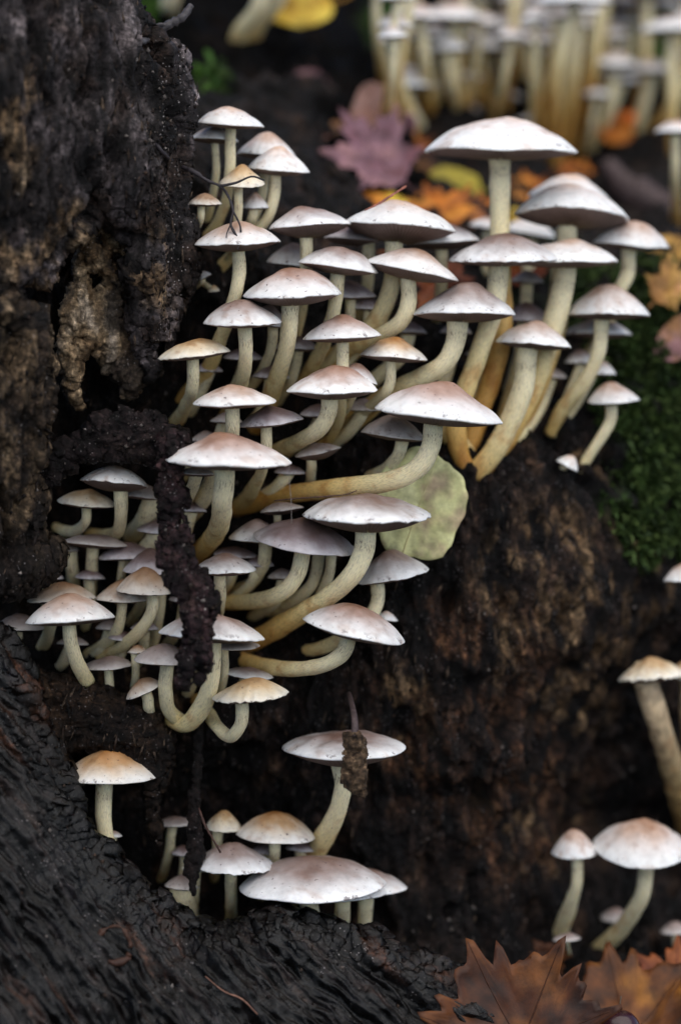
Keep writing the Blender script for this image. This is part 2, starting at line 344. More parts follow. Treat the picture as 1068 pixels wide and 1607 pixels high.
def lump_col0(mm, x, y):
    q = mm*np.array((1., 1., .35)); t = fbm(q,1/9.,4,53.)*.6+.45
    c = pal(t, (.008,.006,.005), (.055,.036,.024), (.17,.115,.068), (.33,.24,.15))
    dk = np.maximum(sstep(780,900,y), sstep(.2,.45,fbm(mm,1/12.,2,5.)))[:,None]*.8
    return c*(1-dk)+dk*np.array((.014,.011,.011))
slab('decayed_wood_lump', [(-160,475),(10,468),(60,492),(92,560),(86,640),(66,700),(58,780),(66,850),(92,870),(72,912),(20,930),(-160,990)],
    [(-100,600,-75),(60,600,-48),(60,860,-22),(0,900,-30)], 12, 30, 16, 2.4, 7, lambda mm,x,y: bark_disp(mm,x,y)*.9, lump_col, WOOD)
def crumb_disp(mm, x, y): return fbm(mm,1/15.,2,2.)*2.6+ridged(mm*np.array((.35,1,1)),1/6.,3,6.)*1.9+fbm(mm,1/2.4,3,4.)*.6
def crumb_col(mm, x, y):
    t = fbm(mm,1/9.,4,83.)*.6+.42
    return pal(t, (.005,.0035,.004), (.017,.011,.012), (.04,.026,.026), (.085,.058,.048))
slab('crumbling_wood_ridge', [(60,722),(108,690),(150,660),(200,645),(245,648),(268,678),(296,690),(298,722),(245,728),(190,712),(130,722),(96,748),(70,775)],
    [(80,750,-22),(270,700,-24)], 7, 18, 12, 1.8, 7, crumb_disp, crumb_col, WOOD)
slab('hanging_bark_strip', [(248,680),(290,685),(286,760),(294,850),(318,900),(337,945),(330,990),(322,1050),(313,1064),(308,1030),(292,1080),(284,1062),(294,1000),(288,950),(266,915),(252,870),(256,800)],
    [(270,700,-38),(270,900,-52),(310,1050,-54)], 4.5, 5, 8, 1.4, 9, lambda mm,x,y: ridged(mm*np.array((1,1,.16)),1/3.4,3,6.)*1.5+fbm(mm,1/9.,3,2.)*2.2+fbm(mm,1/2.,2,4.)*.4, lambda mm,x,y: crumb_col(mm,x,y)*np.array((1.5,1.2,1.3))*streak(mm), WOOD, lambda mm,x,y: .5+0*x, [], 10.)
def bank2_col(mm, x, y):
    t = fbm(mm,1/10.,4,3.)*.6+.42
    return pal(t, (.007,.005,.004), (.02,.012,.009), (.05,.029,.018), (.10,.06,.034))
slab('wood_ledge', [(-160,1000),(0,1015),(40,1050),(100,1062),(140,1078),(200,1100),(245,1120),(272,1160),(268,1200),(252,1230),(246,1290),(252,1325),(238,1300),(228,1240),(200,1200),(120,1172),(60,1185),(-160,1220)],
    [(-100,1100,-20),(100,1100,-4),(250,1170,-6),(250,1300,0)], 10, 30, 14, 2., 7, crumb_disp, bank2_col, WOOD)
def flow(mm, x, y):
    n2 = np.stack([x,y,0*x],1); xx = x+8*fbm(n2,1/110.,2); yy = y+8*fbm(n2,1/80.,2,5.)
    t = (yy-1400-(1.45*xx-.00055*xx*xx))*.68; s = (xx+.8*yy)*.75; return np.stack([s*.10, t, mm[:,1]*.8], 1)*MM
def root_disp(mm, x, y):
    q = flow(mm, x, y)
    cr = np.clip(ridged(q*np.array((1.6,1,1)),1/4.,2,41.)-.75,0,2)
    return fbm(mm,1/35.,2,2.)*3. + ridged(q,1/15.,3,6.)*4.2 + ridged(q*np.array((1.6,1,1)),1/4.6,2,16.)*(1.4+2.4*sstep(-.3,.4,fbm(mm,1/22.,2,88.))) + fbm(mm,1/6.,2,4.)*1.2 - cr*3.6*sstep(-.2,.3,fbm(mm,1/16.,2,99.))
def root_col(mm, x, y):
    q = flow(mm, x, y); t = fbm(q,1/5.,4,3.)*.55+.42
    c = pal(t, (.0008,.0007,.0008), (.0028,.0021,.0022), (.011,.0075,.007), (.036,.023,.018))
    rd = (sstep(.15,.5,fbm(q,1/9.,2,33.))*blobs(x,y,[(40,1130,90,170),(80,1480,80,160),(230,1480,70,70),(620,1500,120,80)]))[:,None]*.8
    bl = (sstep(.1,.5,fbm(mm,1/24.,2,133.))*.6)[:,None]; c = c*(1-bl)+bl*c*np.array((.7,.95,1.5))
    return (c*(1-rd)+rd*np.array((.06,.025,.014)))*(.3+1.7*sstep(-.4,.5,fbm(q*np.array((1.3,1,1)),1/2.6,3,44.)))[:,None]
slab('root', [(-200,900),(-20,985),(15,1010),(36,1068),(50,1126),(84,1192),(98,1265),(146,1334),(188,1380),(250,1442),(306,1466),(370,1462),(420,1446),(480,1440),(560,1472),(660,1508),(720,1532),(772,1560),(790,1640),(800,1800),(-200,1800)],
    [(0,1000,-24),(110,1250,-18),(260,1420,-16),(480,1412,-12),(770,1560,-8),(0,1300,-42),(0,1600,-62),(300,1600,-40),(700,1700,-30),(150,1450,-34)], 12, 24, 20, 1.9, 4, root_disp, root_col, WET, lambda mm,x,y: .25+.9*sstep(.1,.4,fbm(mm,1/18.,2,29.)))
rootD = FRONT[-1][1]
# ------------------------------------------------------------------ tubes
def crom(p, n):
    p = np.asarray(p, float); 
    if len(p) < 3: tt = np.linspace(0,1,n)[:,None]; return p[0]*(1-tt)+p[-1]*tt
    q = np.vstack([2*p[0]-p[1], p, 2*p[-1]-p[-2]]); out = []
    L = np.r_[0, np.cumsum(np.linalg.norm(np.diff(p,axis=0),axis=1))]; s = np.linspace(0, L[-1], n)
    for t in s:
        i = min(max(np.searchsorted(L, t, 'right')-1, 0), len(p)-2); u = (t-L[i])/max(L[i+1]-L[i],1e-9)
        a,b,c,d = q[i:i+4]; out.append(.5*((2*b)+(-a+c)*u+(2*a-5*b+4*c-d)*u*u+(-a+3*b-3*c+d)*u**3))
    return np.array(out)
def tube(c, r, sides=14, wob=.04, seed=0):
    rg = np.random.default_rng(seed); n = len(c); T = np.gradient(c, axis=0); T /= np.linalg.norm(T,axis=1)[:,None]+1e-12
    ref = np.array((0,1.,0)) if abs(T[0][1]) < .9 else np.array((1.,0,0)); up = np.cross(np.cross(T[0],ref),T[0]); U = []
    for t in T: up = up-t*np.dot(up,t); up /= np.linalg.norm(up)+1e-12; U.append(up)
    U = np.array(U); V = np.cross(T, U); th = np.linspace(0,2*math.pi,sides,endpoint=False); ph = rg.uniform(0,6.28,3)
    s = np.arange(n)[:,None]/max(n-1,1)
    rr = r[:,None]*(1+wob*np.sin(2*th[None]+ph[0]+3*s)+wob*.7*np.sin(3*th[None]+ph[1]+5*s)+wob*.6*np.sin(9*s+ph[2]))
    v = c[:,None]+rr[...,None]*(np.cos(th)[None,:,None]*U[:,None]+np.sin(th)[None,:,None]*V[:,None])
    i = np.arange(n*sides).reshape(n,sides); j = np.roll(i,-1,1)
    f = np.stack([i[:-1],j[:-1],j[1:],i[1:]],-1).reshape(-1,4)
    v = np.vstack([v.reshape(-1,3), c[0], c[-1]]); k = n*sides
    caps = [(int(i[0,(a+1)%sides]),int(i[0,a]),k) for a in range(sides)]+[(int(i[-1,a]),int(i[-1,(a+1)%sides]),k+1) for a in range(sides)]
    return v, f.tolist()+caps, np.append(np.repeat(np.arange(n),sides),[0,n-1]), np.append(np.tile(th,n),[0,0])
# ------------------------------------------------------------------ mushrooms
PALS = {   # centre to rim
 'w': ((.70,.50,.38),(.78,.70,.66),(.82,.81,.80),(.87,.88,.88)), 'p': ((.29,.155,.10),(.44,.31,.265),(.68,.63,.62),(.88,.89,.89)), 'l': ((.22,.135,.105),(.35,.275,.255),(.58,.55,.55),(.86,.87,.88)),
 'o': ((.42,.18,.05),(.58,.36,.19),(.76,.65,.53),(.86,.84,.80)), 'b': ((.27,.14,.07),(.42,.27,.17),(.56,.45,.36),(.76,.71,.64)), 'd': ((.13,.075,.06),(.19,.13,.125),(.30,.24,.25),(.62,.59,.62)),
 'g': ((.26,.18,.15),(.34,.27,.25),(.45,.39,.37),(.62,.58,.56)), 's': ((.42,.25,.165),(.58,.45,.385),(.75,.70,.68),(.87,.88,.88)), 'c': ((.46,.26,.11),(.60,.43,.25),(.74,.63,.46),(.85,.80,.69)) }
cnt = [0]
UP = np.array((0,0,1.)); RX = np.array((1.,0,0)); 
def mushroom(label, cap, D, stem, w, col='p', pit=0., under=.11, rag=0., fl=.5, bD=None, group='mushrooms on the rotting stump', lo=False, ochre=1., off=0., dirt=1., cat='mushroom', tint=None, dmul=1.):
    cnt[0] += 1; sd = cnt[0]; rg = np.random.default_rng(sd+100)
    xl, yl, xr, yr, yt = cap; cx, cy = (xl+xr)/2, (yl+yr)/2
    A, B = P(xl,yl,D), P(xr,yr,D); R = np.linalg.norm(B-A)/2*1000; z = (FOC*1000+D)*K
    H = max((cy-yt)*z, .16*R)
    ctr = (A+B)/2*1000
    roll = math.atan2(yr-yl, xr-xl); M = Matrix.Rotation(math.radians(pit),3,'X') if 0 else None
    Rm = np.array(Matrix.Rotation(math.radians(pit-3+rg.uniform(-3,3)),3,'X') @ Matrix.Rotation(roll,3,'Y') @ Matrix.Rotation(rg.uniform(0,6.28),3,'Z'))
    # stem path
    if bD is None: bD = float(wallD(np.array([stem[-1][0]]),np.array([stem[-1][1]]))[0])+(4 if stem[-1][0] > 690 else 12)
    pts = [(stem[0][0], stem[0][1])]+list(stem[1:]) 
    L = np.r_[0, np.cumsum(np.hypot(*np.diff(np.array(pts,float),axis=0).T))] if len(pts) > 1 else np.array([0.])
    s = L/max(L[-1],1); e = np.clip((s-.2)/.8,0,1)**1.4
    base_vis = D+(bD-D)*dmul
    sp = P(np.array([p[0] for p in pts]), np.array([p[1] for p in pts]), D+(base_vis-D)*e)*1000
    top = sp[0].copy(); up = Rm@UP; top_in = top + up*(max(0,(ctr-top)@up)+H*.22)
    ends = [] if dmul >= 1 else [P(stem[-1][0]-3, stem[-1][1]+4, bD)*1000]
    path = np.vstack([top_in, sp]+ends)
    n = max(8, int(np.linalg.norm(np.diff(path,axis=0),axis=1).sum()/(1.6 if not lo else 3.5)))
    c = crom(path, n); n = len(c); wob = fbm(np.stack([np.arange(n)*.12, np.full(n,sd*3.7), np.zeros(n)],1),1.,2)
    c = c + np.outer(wob*.35, np.array((1.,.4,0)))*np.minimum(1,np.arange(n)/6)[:,None]
    ww = w if hasattr(w,'__len__') else (w, w*1.0, w*1.02, w*.92)
    rad = np.interp(np.linspace(0,1,n), np.linspace(0,1,len(ww)), ww)*z/2
    rad *= 1+.08*np.exp(-np.arange(n)/3.)
    base = c[-1]/1000
    root = obj('mushroom', None, None, base); tag(root, label, cat, group)
    rad = rad*.95*(1+.07*fbm(np.stack([np.arange(n)*.16,np.full(n,sd*1.9),np.zeros(n)],1),1.,2))
    v, f, ri, th = tube(c, rad, 10 if lo else 18, .05, sd)
    ln = np.r_[0,np.cumsum(np.linalg.norm(np.diff(c,axis=0),axis=1))]; l0 = np.linalg.norm(top-top_in)
    lv = ln[ri]-l0; u = lv/max(ln[-1],1)
    oc = sstep(4,95,lv)*.95*ochre+.15*sstep(.5,1.,u)
    cc = pal(oc, (.89,.80,.54), (.88,.74,.40), (.82,.58,.22), (.60,.34,.09))*rg.uniform(.9,1.03)
    cc = cc*(1-.45*(sstep(.05,.55,fbm(v*np.array((1,1,.5)),1/5.,3,sd))*sstep(8,45,lv))[:,None]*np.array((.5,.8,1.)))
    if tint: cc = cc*np.array(tint)*(.75+.5*sstep(-.3,.3,fbm(v,1/3.,3,sd)))[:,None]
    so_ = obj('stem', mesh('stem', v/1000-base, f, STEM, cc, attrs={'len':lv,'ang':np.sin(th)*1.2+np.cos(th)*.0}), root)
    # cap
    ns = 40 if lo else 88; nt_ = 8 if lo else 16
    th = np.linspace(0,2*math.pi,ns,endpoint=False)
    cir = np.stack([np.cos(th),np.sin(th),np.full(ns,sd*1.37)],1)
    rw = 1+.035*fbm(cir*1.1,1.,2)+.012*fbm(cir*6.,1.,2); zw = (fbm(cir*1.1,1.,1,4.)*.035+fbm(cir*5.,1.,2,8.)*.007)*R
    if not rag and not lo and rg.random() < .4: rag = rg.uniform(.02,.05)
    if rag: rw = rw - rag*.5*np.clip(fbm(cir*3.5,1.,3,5.)+.1,0,1); zw = zw+rag*R*.5*fbm(cir*5.,1.,2,15.)
    else: rw = rw - .05*np.clip(fbm(cir*2.6,1.,2,25.)-.45,0,1)
    rho = np.linspace(0,1,nt_)**.8
    a = min(1.,fl*.75+rg.uniform(-.12,.12))
    prof = (1-rho**2.3)*(1-a*.55)+a*.55*(np.exp(-(rho/.42)**2)-math.exp(-(1/.42)**2))
    prof = prof/prof[0]
    ub = rg.uniform(-.09,.09,2)
    Rr = rho[:,None]*rw[None]; Z = H*prof[:,None] + zw[None]*rho[:,None]**3 - .02*R*rho[:,None]**16
    Z = Z + (fbm(np.stack([(Rr*np.cos(th)).ravel()*2,(Rr*np.sin(th)).ravel()*2,np.full(Rr.size,sd*2.1)],1),1.,2)*.05*R).reshape(Rr.shape)*(1-rho[:,None]**4)
    tk = .028*R
    sh = (1-rho[:,None]**2)
    X = [Rr*R*np.cos(th)+ub[0]*R*sh, Rr*R*np.sin(th)+ub[1]*R*sh, Z]
    lip = [(1.004,-tk*.5),(.985,-tk),(.95,-tk*.9)]
    lx = [np.concatenate([X[k]]+[ (rw*R*q*(np.cos(th),np.sin(th))[k])[None] for q,_ in lip]) for k in (0,1)]
    lz = np.concatenate([Z]+[(Z[-1]+dz)[None] for _,dz in lip])
    vv = np.stack([lx[0],lx[1],lz],-1); nr = vv.shape[0]; vv = vv.reshape(-1,3)
    ii = np.arange(nr*ns).reshape(nr,ns); jj = np.roll(ii,-1,1)
    ff = np.stack([ii[:-1],ii[1:],jj[1:],jj[:-1]],-1).reshape(-1,4)
    rh = np.concatenate([np.repeat(rho,ns), np.repeat([1.,1.,1.],ns)])
    pc = PALS[col]; nz = fbm(vv*np.array((1,1,1)),2.2/R,3,sd*1.)*.16+fbm(vv,7./R,2,sd*2.)*.05
    tt = np.clip(np.where(rh<.99,np.maximum(rh-.03,0)/.95,1)**1.6+nz,0,1)
    ccol = pal(tt, *pc)*rg.uniform(.9,1.03)
    st_ = (.55*sstep(.15,.6,fbm(vv,3./R,3,sd*5.+2))*rg.uniform(0,1))[:,None]; ccol = ccol*(1-st_)+st_*ccol*np.array((.62,.46,.38))
    wv = (Rm@vv.T).T + ctr
    cap_o = obj('cap', mesh('cap', wv/1000-base, ff, CAP, ccol, attrs={'rho':rh}), root)
    # gills: radial plates under the cap
    ng = 48 if lo else 150; nq = 5 if lo else 8
    tg = np.linspace(0,2*math.pi,ng,endpoint=False); cir = np.stack([np.cos(tg),np.sin(tg),np.full(ng,sd*1.37)],1)
    rwg = np.interp(tg, np.append(th,2*math.pi), np.append(rw,rw[0])); zwg = np.interp(tg, np.append(th,2*math.pi), np.append(Z[-1],Z[-1][0]))
    rg_ = np.linspace(.965,.0,nq); r0 = .9*rad[0]/R
    zz = []
    for q in rg_:
        dn = np.clip((.96-q)/(.96-r0),0,1); dn = (1-(1-dn)**1.5)
        zz.append(zwg*(q**2) - tk*.8 - under*R*dn + (np.arange(ng)%2-.5)*.055*R*(0 if q<.01 else np.sin(min(1,(.98-q)*4)*1.57)))
    gv_ = np.stack([rg_[:,None]*rwg[None]*R*np.cos(tg), rg_[:,None]*rwg[None]*R*np.sin(tg), np.array(zz)],-1).reshape(-1,3)
    ii = np.arange(nq*ng).reshape(nq,ng); jj = np.roll(ii,-1,1)
    gf = np.stack([ii[:-1],ii[1:],jj[1:],jj[:-1]],-1).reshape(-1,4)
    gt = np.repeat(rg_,ng); al = np.tile(np.arange(ng)%2,nq)
    gc = pal(gt, (.30,.23,.15),(.19,.14,.12),(.24,.18,.165))*(1-.25*al)[:,None]
    obj('gills', mesh('gills', ((Rm@gv_.T).T+ctr)/1000-base, gf, GILL, gc), cap_o)
    return root

m = mushroom
# clump beside the bark slab's upright edge
m('small white domed mushroom, topmost against the bark slab', (310,190,415,197,168), 10, [(362,202),(361,262),(356,310),(340,350),(318,378),(300,398)], 17, 'w')
m('small mushroom with shaded cap tucked under the topmost white one by the bark', (298,217,375,221,200), 20, [(337,226),(339,260),(335,300),(327,340),(310,372)], 13, 's')
m('pale mushroom mostly hidden behind a pink-topped one by the bark slab', (372,240,464,245,207), 32, [(417,250),(412,300),(398,345),(380,390)], 16, 's')
m('pink-topped pale mushroom on a curved stem near the thin black tendril', (388,262,487,269,230), 18, [(432,270),(431,300),(422,335),(402,365),(370,395),(340,425),(312,445)], (17,18,19,22,24), 'w', under=.16)
m('small crumpled mushroom with brown and white cap touched by black tendril', (344,286,416,288,257), 4, [(374,300),(374,330),(372,360),(360,400),(335,425)], 14, 'c', pit=10, rag=.05, fl=.9)
m('small white button mushroom behind the crumpled brown and white one', (380,325,422,325,302), 16, [(398,330),(392,350),(380,380)], 15, 's')
m('tiny brown mushroom with wavy cap pressed against the bark slab', (294,320,349,320,303), -2, [(316,325),(314,345),(300,370),(285,390)], 12, 'b', rag=.06)
m('white mushroom with black tendril tip lying on its pointed cap', (303,382,440,376,347), -8, [(374,392),(375,430),(368,465),(350,520),(325,580),(290,622),(262,652)], (23,23,23,24,25,24), 's', under=.18, fl=.75)
m('tiny white sideways button at the ochre stem bases by bark', (313,440,332,430,424), 12, [(320,440),(310,448),(300,452)], 9, 'w', lo=True)
m('tiny ochre knob hanging below the stem bases by bark', (326,458,345,456,447), 14, [(335,456),(325,448),(310,440)], 9, 'c', lo=True)
# upper middle
m('grey-white mushroom with brownish apex left of the widest middle cap', (421,357,551,350,324), 6, [(480,372),(480,400),(478,440),(468,500),(450,560),(430,610)], 23, 'l', under=.26)
m('wide whitish umbrella cap with reddish pine needle resting on it', (537,347,716,360,315), 16, [(618,365),(618,390),(615,440),(600,485),(570,530),(520,575),(470,620)], (30,30,34,36,36), 'w', under=.26)
m('dark undersided mushroom squeezed behind two wide caps over orange leaf', (508,372,592,378,352), 34, [(578,382),(578,405),(574,460),(550,520)], 20, 'd', under=.2)
m('greyish mushroom behind the umbrella cap beside the orange leaf', (632,380,752,374,350), 44, [(692,390),(692,410),(690,460),(680,520)], 20, 'l', under=.2)
m('grey-pink mushroom with neat pointed cap above the slender straight stem', (467,408,592,426,387), -2, [(530,430),(528,460),(521,500),(505,545),(480,590),(455,630)], (22,23,24,24), 'l', under=.16)
m('mushroom with dark nicks on its white margin and a strongly bent stem', (573,410,719,439,390), 4, [(640,437),(640,475),(628,505),(600,524),(560,542),(520,560),(480,580)], (24,26,27,28,26), 's', under=.16, fl=.7)
m('dusky pink cap peeping from under the grey-white brown-apexed mushroom', (418,408,500,418,382), 26, [(460,420),(458,470),(445,530)], 15, 'l')
m('pink-brown capped mushroom with blackened ring on its long cream stem', (381,462,536,458,420), -14, [(455,468),(455,505),(448,550),(432,600),(412,650),(385,690)], (29,28,29,29,28), 'p', under=.2)
m('brown-centred mushroom with thin dark ring standing on upright bent stem', (320,506,443,503,470), -20, [(384,513),(386,550),(382,590),(366,630),(345,670)], (23,23,24,24), 'l', fl=.6)
m('hidden pinkish mushroom behind the brown-centred one, thin curved stem', (385,502,452,512,478), 8, [(428,512),(426,545),(412,580),(392,610),(370,640)], 17, 'l')
m('small reddish-topped mushroom directly over the white-rimmed pink one', (475,530,598,525,493), -10, [(537,535),(537,578),(536,630),(532,660),(515,690),(480,715)], (20,20,17,18,20), 'p', fl=.7)
m('tilted cream and tan mushroom nearest the bark crumb, pointing outward', (248,561,361,549,532), -18, [(303,570),(301,610),(286,648),(262,680)], (20,21,23,24), 'c', fl=.4)
m('white-rimmed pink mushroom with bent stem below the reddish-topped one', (449,611,592,610,573), -22, [(517,622),(515,648),(500,674),(470,692),(435,708),(400,730)], (26,27,28,28), 'p', under=.18)
m('white mushroom with dark crumbs on its cap above the large lilac cap', (302,632,434,628,604), -27, [(364,643),(364,680),(355,730),(335,770)], 25, 's', fl=.6)
m('dark grey-brown mushroom half behind the crumb-dotted white one', (376,668,476,655,636), -14, [(418,672),(418,705),(408,745),(385,785),(360,810)], (19,20,26,28), 'd')
m('small mushroom with orange-brown cap between bent cream stems', (565,556,671,564,528), 0, [(613,572),(611,600),(598,622),(560,655),(520,690)], (16,17,20,22), 'o', fl=.8)
m('little pink cap showing behind the white-rimmed pink mushroom', (528,590,592,602,570), -6, [(560,600),(545,640),(520,670)], 12, 'p')
m('wide salmon-pink capped mushroom on the long sideways stem', (588,636,787,660,598), -24, [(680,664),(676,700),(655,735),(612,755),(540,765),(440,777),(372,795),(330,800)], (33,32,34,35,36,34), 'p', under=.14, fl=.75)
m('grey-lilac shaded mushroom under the wide salmon-pink cap', (567,676,668,690,650), 2, [(630,692),(622,718),(600,740),(560,756)], (22,22,22), 'g')
m('small pale flat mushroom above the long sideways stem', (462,716,534,702,695), 6, [(488,722),(487,755),(480,780)], 17, 'g', under=.3)
m('large lilac-centred white mushroom overlapping the hanging bark strip', (262,719,457,724,678), -40, [(353,736),(350,785),(342,828),(322,858),(295,880)], (34,34,35,34), 'p', fl=.6)
m('thin pale cap edge beneath the large lilac-centred mushroom', (278,742,338,744,732), -14, [(308,745),(296,780),(275,810)], 22, 'g')
m('ochre-stemmed mushroom with its cap hidden below the large lilac one', (300,728,372,726,708), -8, [(335,745),(318,785),(290,820)], 26, 'g')
GF = 'slender mushrooms crowded in the shade'
LF = 'slender dull mushroom crowded in the shade behind the front stems'
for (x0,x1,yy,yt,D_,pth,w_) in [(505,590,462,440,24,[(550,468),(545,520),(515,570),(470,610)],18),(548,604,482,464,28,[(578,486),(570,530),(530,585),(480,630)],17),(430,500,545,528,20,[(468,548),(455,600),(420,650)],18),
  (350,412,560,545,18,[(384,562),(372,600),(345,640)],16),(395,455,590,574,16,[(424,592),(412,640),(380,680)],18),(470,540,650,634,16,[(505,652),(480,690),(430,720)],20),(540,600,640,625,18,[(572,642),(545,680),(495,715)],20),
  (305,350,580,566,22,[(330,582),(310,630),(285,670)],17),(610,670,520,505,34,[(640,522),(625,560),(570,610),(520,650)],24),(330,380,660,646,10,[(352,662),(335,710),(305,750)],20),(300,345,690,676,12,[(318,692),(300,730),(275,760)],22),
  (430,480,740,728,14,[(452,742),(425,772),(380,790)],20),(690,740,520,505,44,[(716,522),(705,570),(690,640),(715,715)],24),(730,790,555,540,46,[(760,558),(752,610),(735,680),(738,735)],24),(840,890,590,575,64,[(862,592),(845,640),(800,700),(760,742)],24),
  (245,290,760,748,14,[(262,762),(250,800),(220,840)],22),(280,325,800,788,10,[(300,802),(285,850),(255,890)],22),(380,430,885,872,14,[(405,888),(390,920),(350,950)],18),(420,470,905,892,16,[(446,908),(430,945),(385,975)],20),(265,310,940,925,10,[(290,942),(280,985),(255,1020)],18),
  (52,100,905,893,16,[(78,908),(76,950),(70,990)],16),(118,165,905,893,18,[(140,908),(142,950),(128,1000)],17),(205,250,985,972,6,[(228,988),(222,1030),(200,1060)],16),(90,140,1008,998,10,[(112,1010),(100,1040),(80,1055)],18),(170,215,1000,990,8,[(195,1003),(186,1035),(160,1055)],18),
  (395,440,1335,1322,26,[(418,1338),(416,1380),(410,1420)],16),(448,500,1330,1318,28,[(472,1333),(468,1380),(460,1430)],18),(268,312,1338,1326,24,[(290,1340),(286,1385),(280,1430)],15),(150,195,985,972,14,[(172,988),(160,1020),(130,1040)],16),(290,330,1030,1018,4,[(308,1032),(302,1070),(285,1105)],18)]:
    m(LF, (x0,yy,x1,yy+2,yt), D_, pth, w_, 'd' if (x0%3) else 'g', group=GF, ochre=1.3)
# clump on the ledge of the stump
m('grey-pink broad mushroom with bent thick stem facing the leafy hollow', (648,490,806,492,443), 6, [(717,505),(713,540),(695,572),(655,596),(615,615),(560,655),(510,690)], (32,33,34,36,34), 'l', under=.14)
m('largest white mushroom rising tall on straight stem above the ledge', (667,231,904,236,183), 42, [(782,248),(783,310),(784,365),(786,430),(788,500),(778,570),(755,640),(730,715)], (37,36,36,36,34,34), 'w', under=.1, fl=.35)
m('grey-lilac mushroom with dark-nicked rim right in front of tallest stem', (703,406,872,404,365), 20, [(782,418),(775,480),(755,545),(733,605),(715,665),(722,715),(738,745)], (33,33,34,35,34,30), 'l', under=.1)
m('white domed mushroom with scalloped drooping rim on the ledge', (807,332,988,344,288), 56, [(890,350),(888,390),(880,460),(866,530),(840,610),(800,690)], (32,33,34,34), 'w', pit=-6, under=.16, rag=.03)
m('white domed mushroom rising just behind the scalloped one', (828,305,958,318,273), 84, [(885,320),(880,400),(870,500),(850,590)], 26, 'w')
m('cream mushroom with smooth grey-white cap under the scalloped one', (800,408,968,408,376), 40, [(886,425),(876,480),(858,540),(832,615),(795,685),(750,740)], (35,36,37,38,36), 'w', under=.1)
m('pink-tinged mushroom leaning away at the outer end of the clump', (930,377,1050,388,346), 66, [(986,397),(984,430),(970,460),(940,530),(900,600)], (24,24,23,22), 's')
m('white mushroom with pink apex before the fused ochre stems', (777,534,896,544,503), 24, [(826,552),(822,600),(806,650),(776,706),(742,746)], (35,35,36,36,32), 's', under=.1)
m('grey-pink mushroom with long slanting ochre stem beside the moss', (890,492,1020,492,446), 46, [(943,503),(940,550),(915,600),(885,638),(862,680)], (23,24,25,24), 's')
m('pink cap half hidden behind the long slanting stem by the moss', (885,522,990,524,500), 70, [(940,530),(905,600),(870,670)], 18, 'l')
m('small pinkish shaded cap between slanting ochre stems', (885,568,935,566,548), 62, [(910,570),(890,620),(868,670)], 14, 'l', lo=True)
m('small white cap just above the lone mushroom at the moss', (905,584,966,586,563), 66, [(930,588),(900,640),(866,684)], 14, 's', lo=True)
m('lone small white mushroom on thin crooked stem against the moss', (920,630,1002,626,598), 50, [(958,633),(957,662),(932,702),(908,738)], (19,19,19,20), 's')
m('tiny pale button lying sideways on tan wood below the ledge clump', (872,722,906,740,712), 46, [(885,733),(872,738)], 12, 'w', lo=True)
m('small blurred white cap behind the tallest mushroom stem on leaves', (790,358,872,372,340), 120, [(830,375),(828,420),(822,470)], 22, 'w', lo=True)
m('white-tipped small cap beside the orange leaf behind the ledge clump', (735,352,800,360,342), 110, [(765,362),(765,400),(760,450)], 18, 'w', lo=True)
m('brownish shaded cap in the dark between ochre ledge stems', (788,500,860,502,474), 60, [(822,505),(815,560),(790,640)], 24, 'd')
m('slim mushroom with brown cap low between two thick ledge stems', (800,440,852,442,424), 62, [(826,445),(824,480),(815,560),(780,680)], 20, 'g')
# hollow behind the hanging bark strip
m('white mushroom with tilted cap showing its underside below the wood ridge', (127,752,233,762,731), -8, [(190,768),(191,805),(184,834),(160,842),(130,838)], (22,22,24,24), 'w', pit=-4, under=.22)
m('cream mushroom with curled hooked stem under the wood ridge', (90,784,182,792,767), 4, [(136,796),(134,818),(118,834),(98,832),(80,822)], (17,18,19,19), 'c', under=.14)
m('flat dull grey mushroom over two upright stems in the hollow', (96,848,202,856,838), 12, [(146,860),(144,900),(142,950)], 19, 'g')
m('small grey cap atop a thick pale stem in the hollow', (74,864,124,863,848), 18, [(110,866),(114,900),(118,950)], 22, 'g')
m('pale upright stem rising beside the decayed lump, cap hidden in shadow', (48,868,98,868,852), 24, [(70,874),(70,925),(72,970)], 18, 'd')
m('brown-topped mushroom directly behind the white-rimmed hollow one', (43,942,150,936,914), -4, [(80,945),(78,990),(60,1030)], 20, 'b')
m('white-rimmed mushroom with brown apex and thick downward stem in hollow', (40,974,180,966,930), -26, [(109,980),(112,1008),(122,1040),(137,1070)], (24,24,26,26), 's', bD=-8)
m('dim greenish-grey cap beside the root at the hollow edge', (-8,984,70,985,962), -2, [(27,990),(28,1020),(32,1045)], 18, 'g')
m('grey-brown mushroom whose stem sweeps behind the thick downward one', (150,938,236,940,909), 0, [(192,945),(188,980),(166,1010),(130,1032)], (17,18,20,20), 'b')
m('brown-centred mushroom cut by the hanging strip, long swept stem', (182,924,270,928,890), -10, [(240,934),(236,965),(210,1000),(168,1028),(130,1040)], (20,21,21,20), 'b')
m('dusky purple cap above the brown-centred one at the hanging strip', (193,894,275,896,860), 4, [(235,898),(225,940),(200,985)], 16, 'd')
m('dark flat cap deep in the hollow above the dusky purple one', (155,874,244,870,850), 14, [(193,880),(190,910),(186,950)], 15, 'd')
m('grey-brown mushroom with stem curving into the U-shaped pair', (210,1034,302,1036,1008), -18, [(263,1040),(260,1080),(264,1112),(285,1135)], (23,23,25,26), 'g', bD=2)
m('white mushroom crossed by the crumbly tip of the hanging strip', (250,990,415,1000,960), -24, [(335,1018),(334,1055),(322,1098),(295,1135),(268,1128)], (25,27,30,30), 'p', bD=4)
m('small tilted tan cap above the lower wood ledge', (198,1096,254,1072,1064), -12, [(232,1095),(234,1112),(240,1125)], 18, 'b', bD=0)
m('flat grey cap low beside the thick downward stem', (130,1046,208,1042,1030), -4, [(170,1052),(173,1080),(175,1095)], 14, 'g', bD=2)
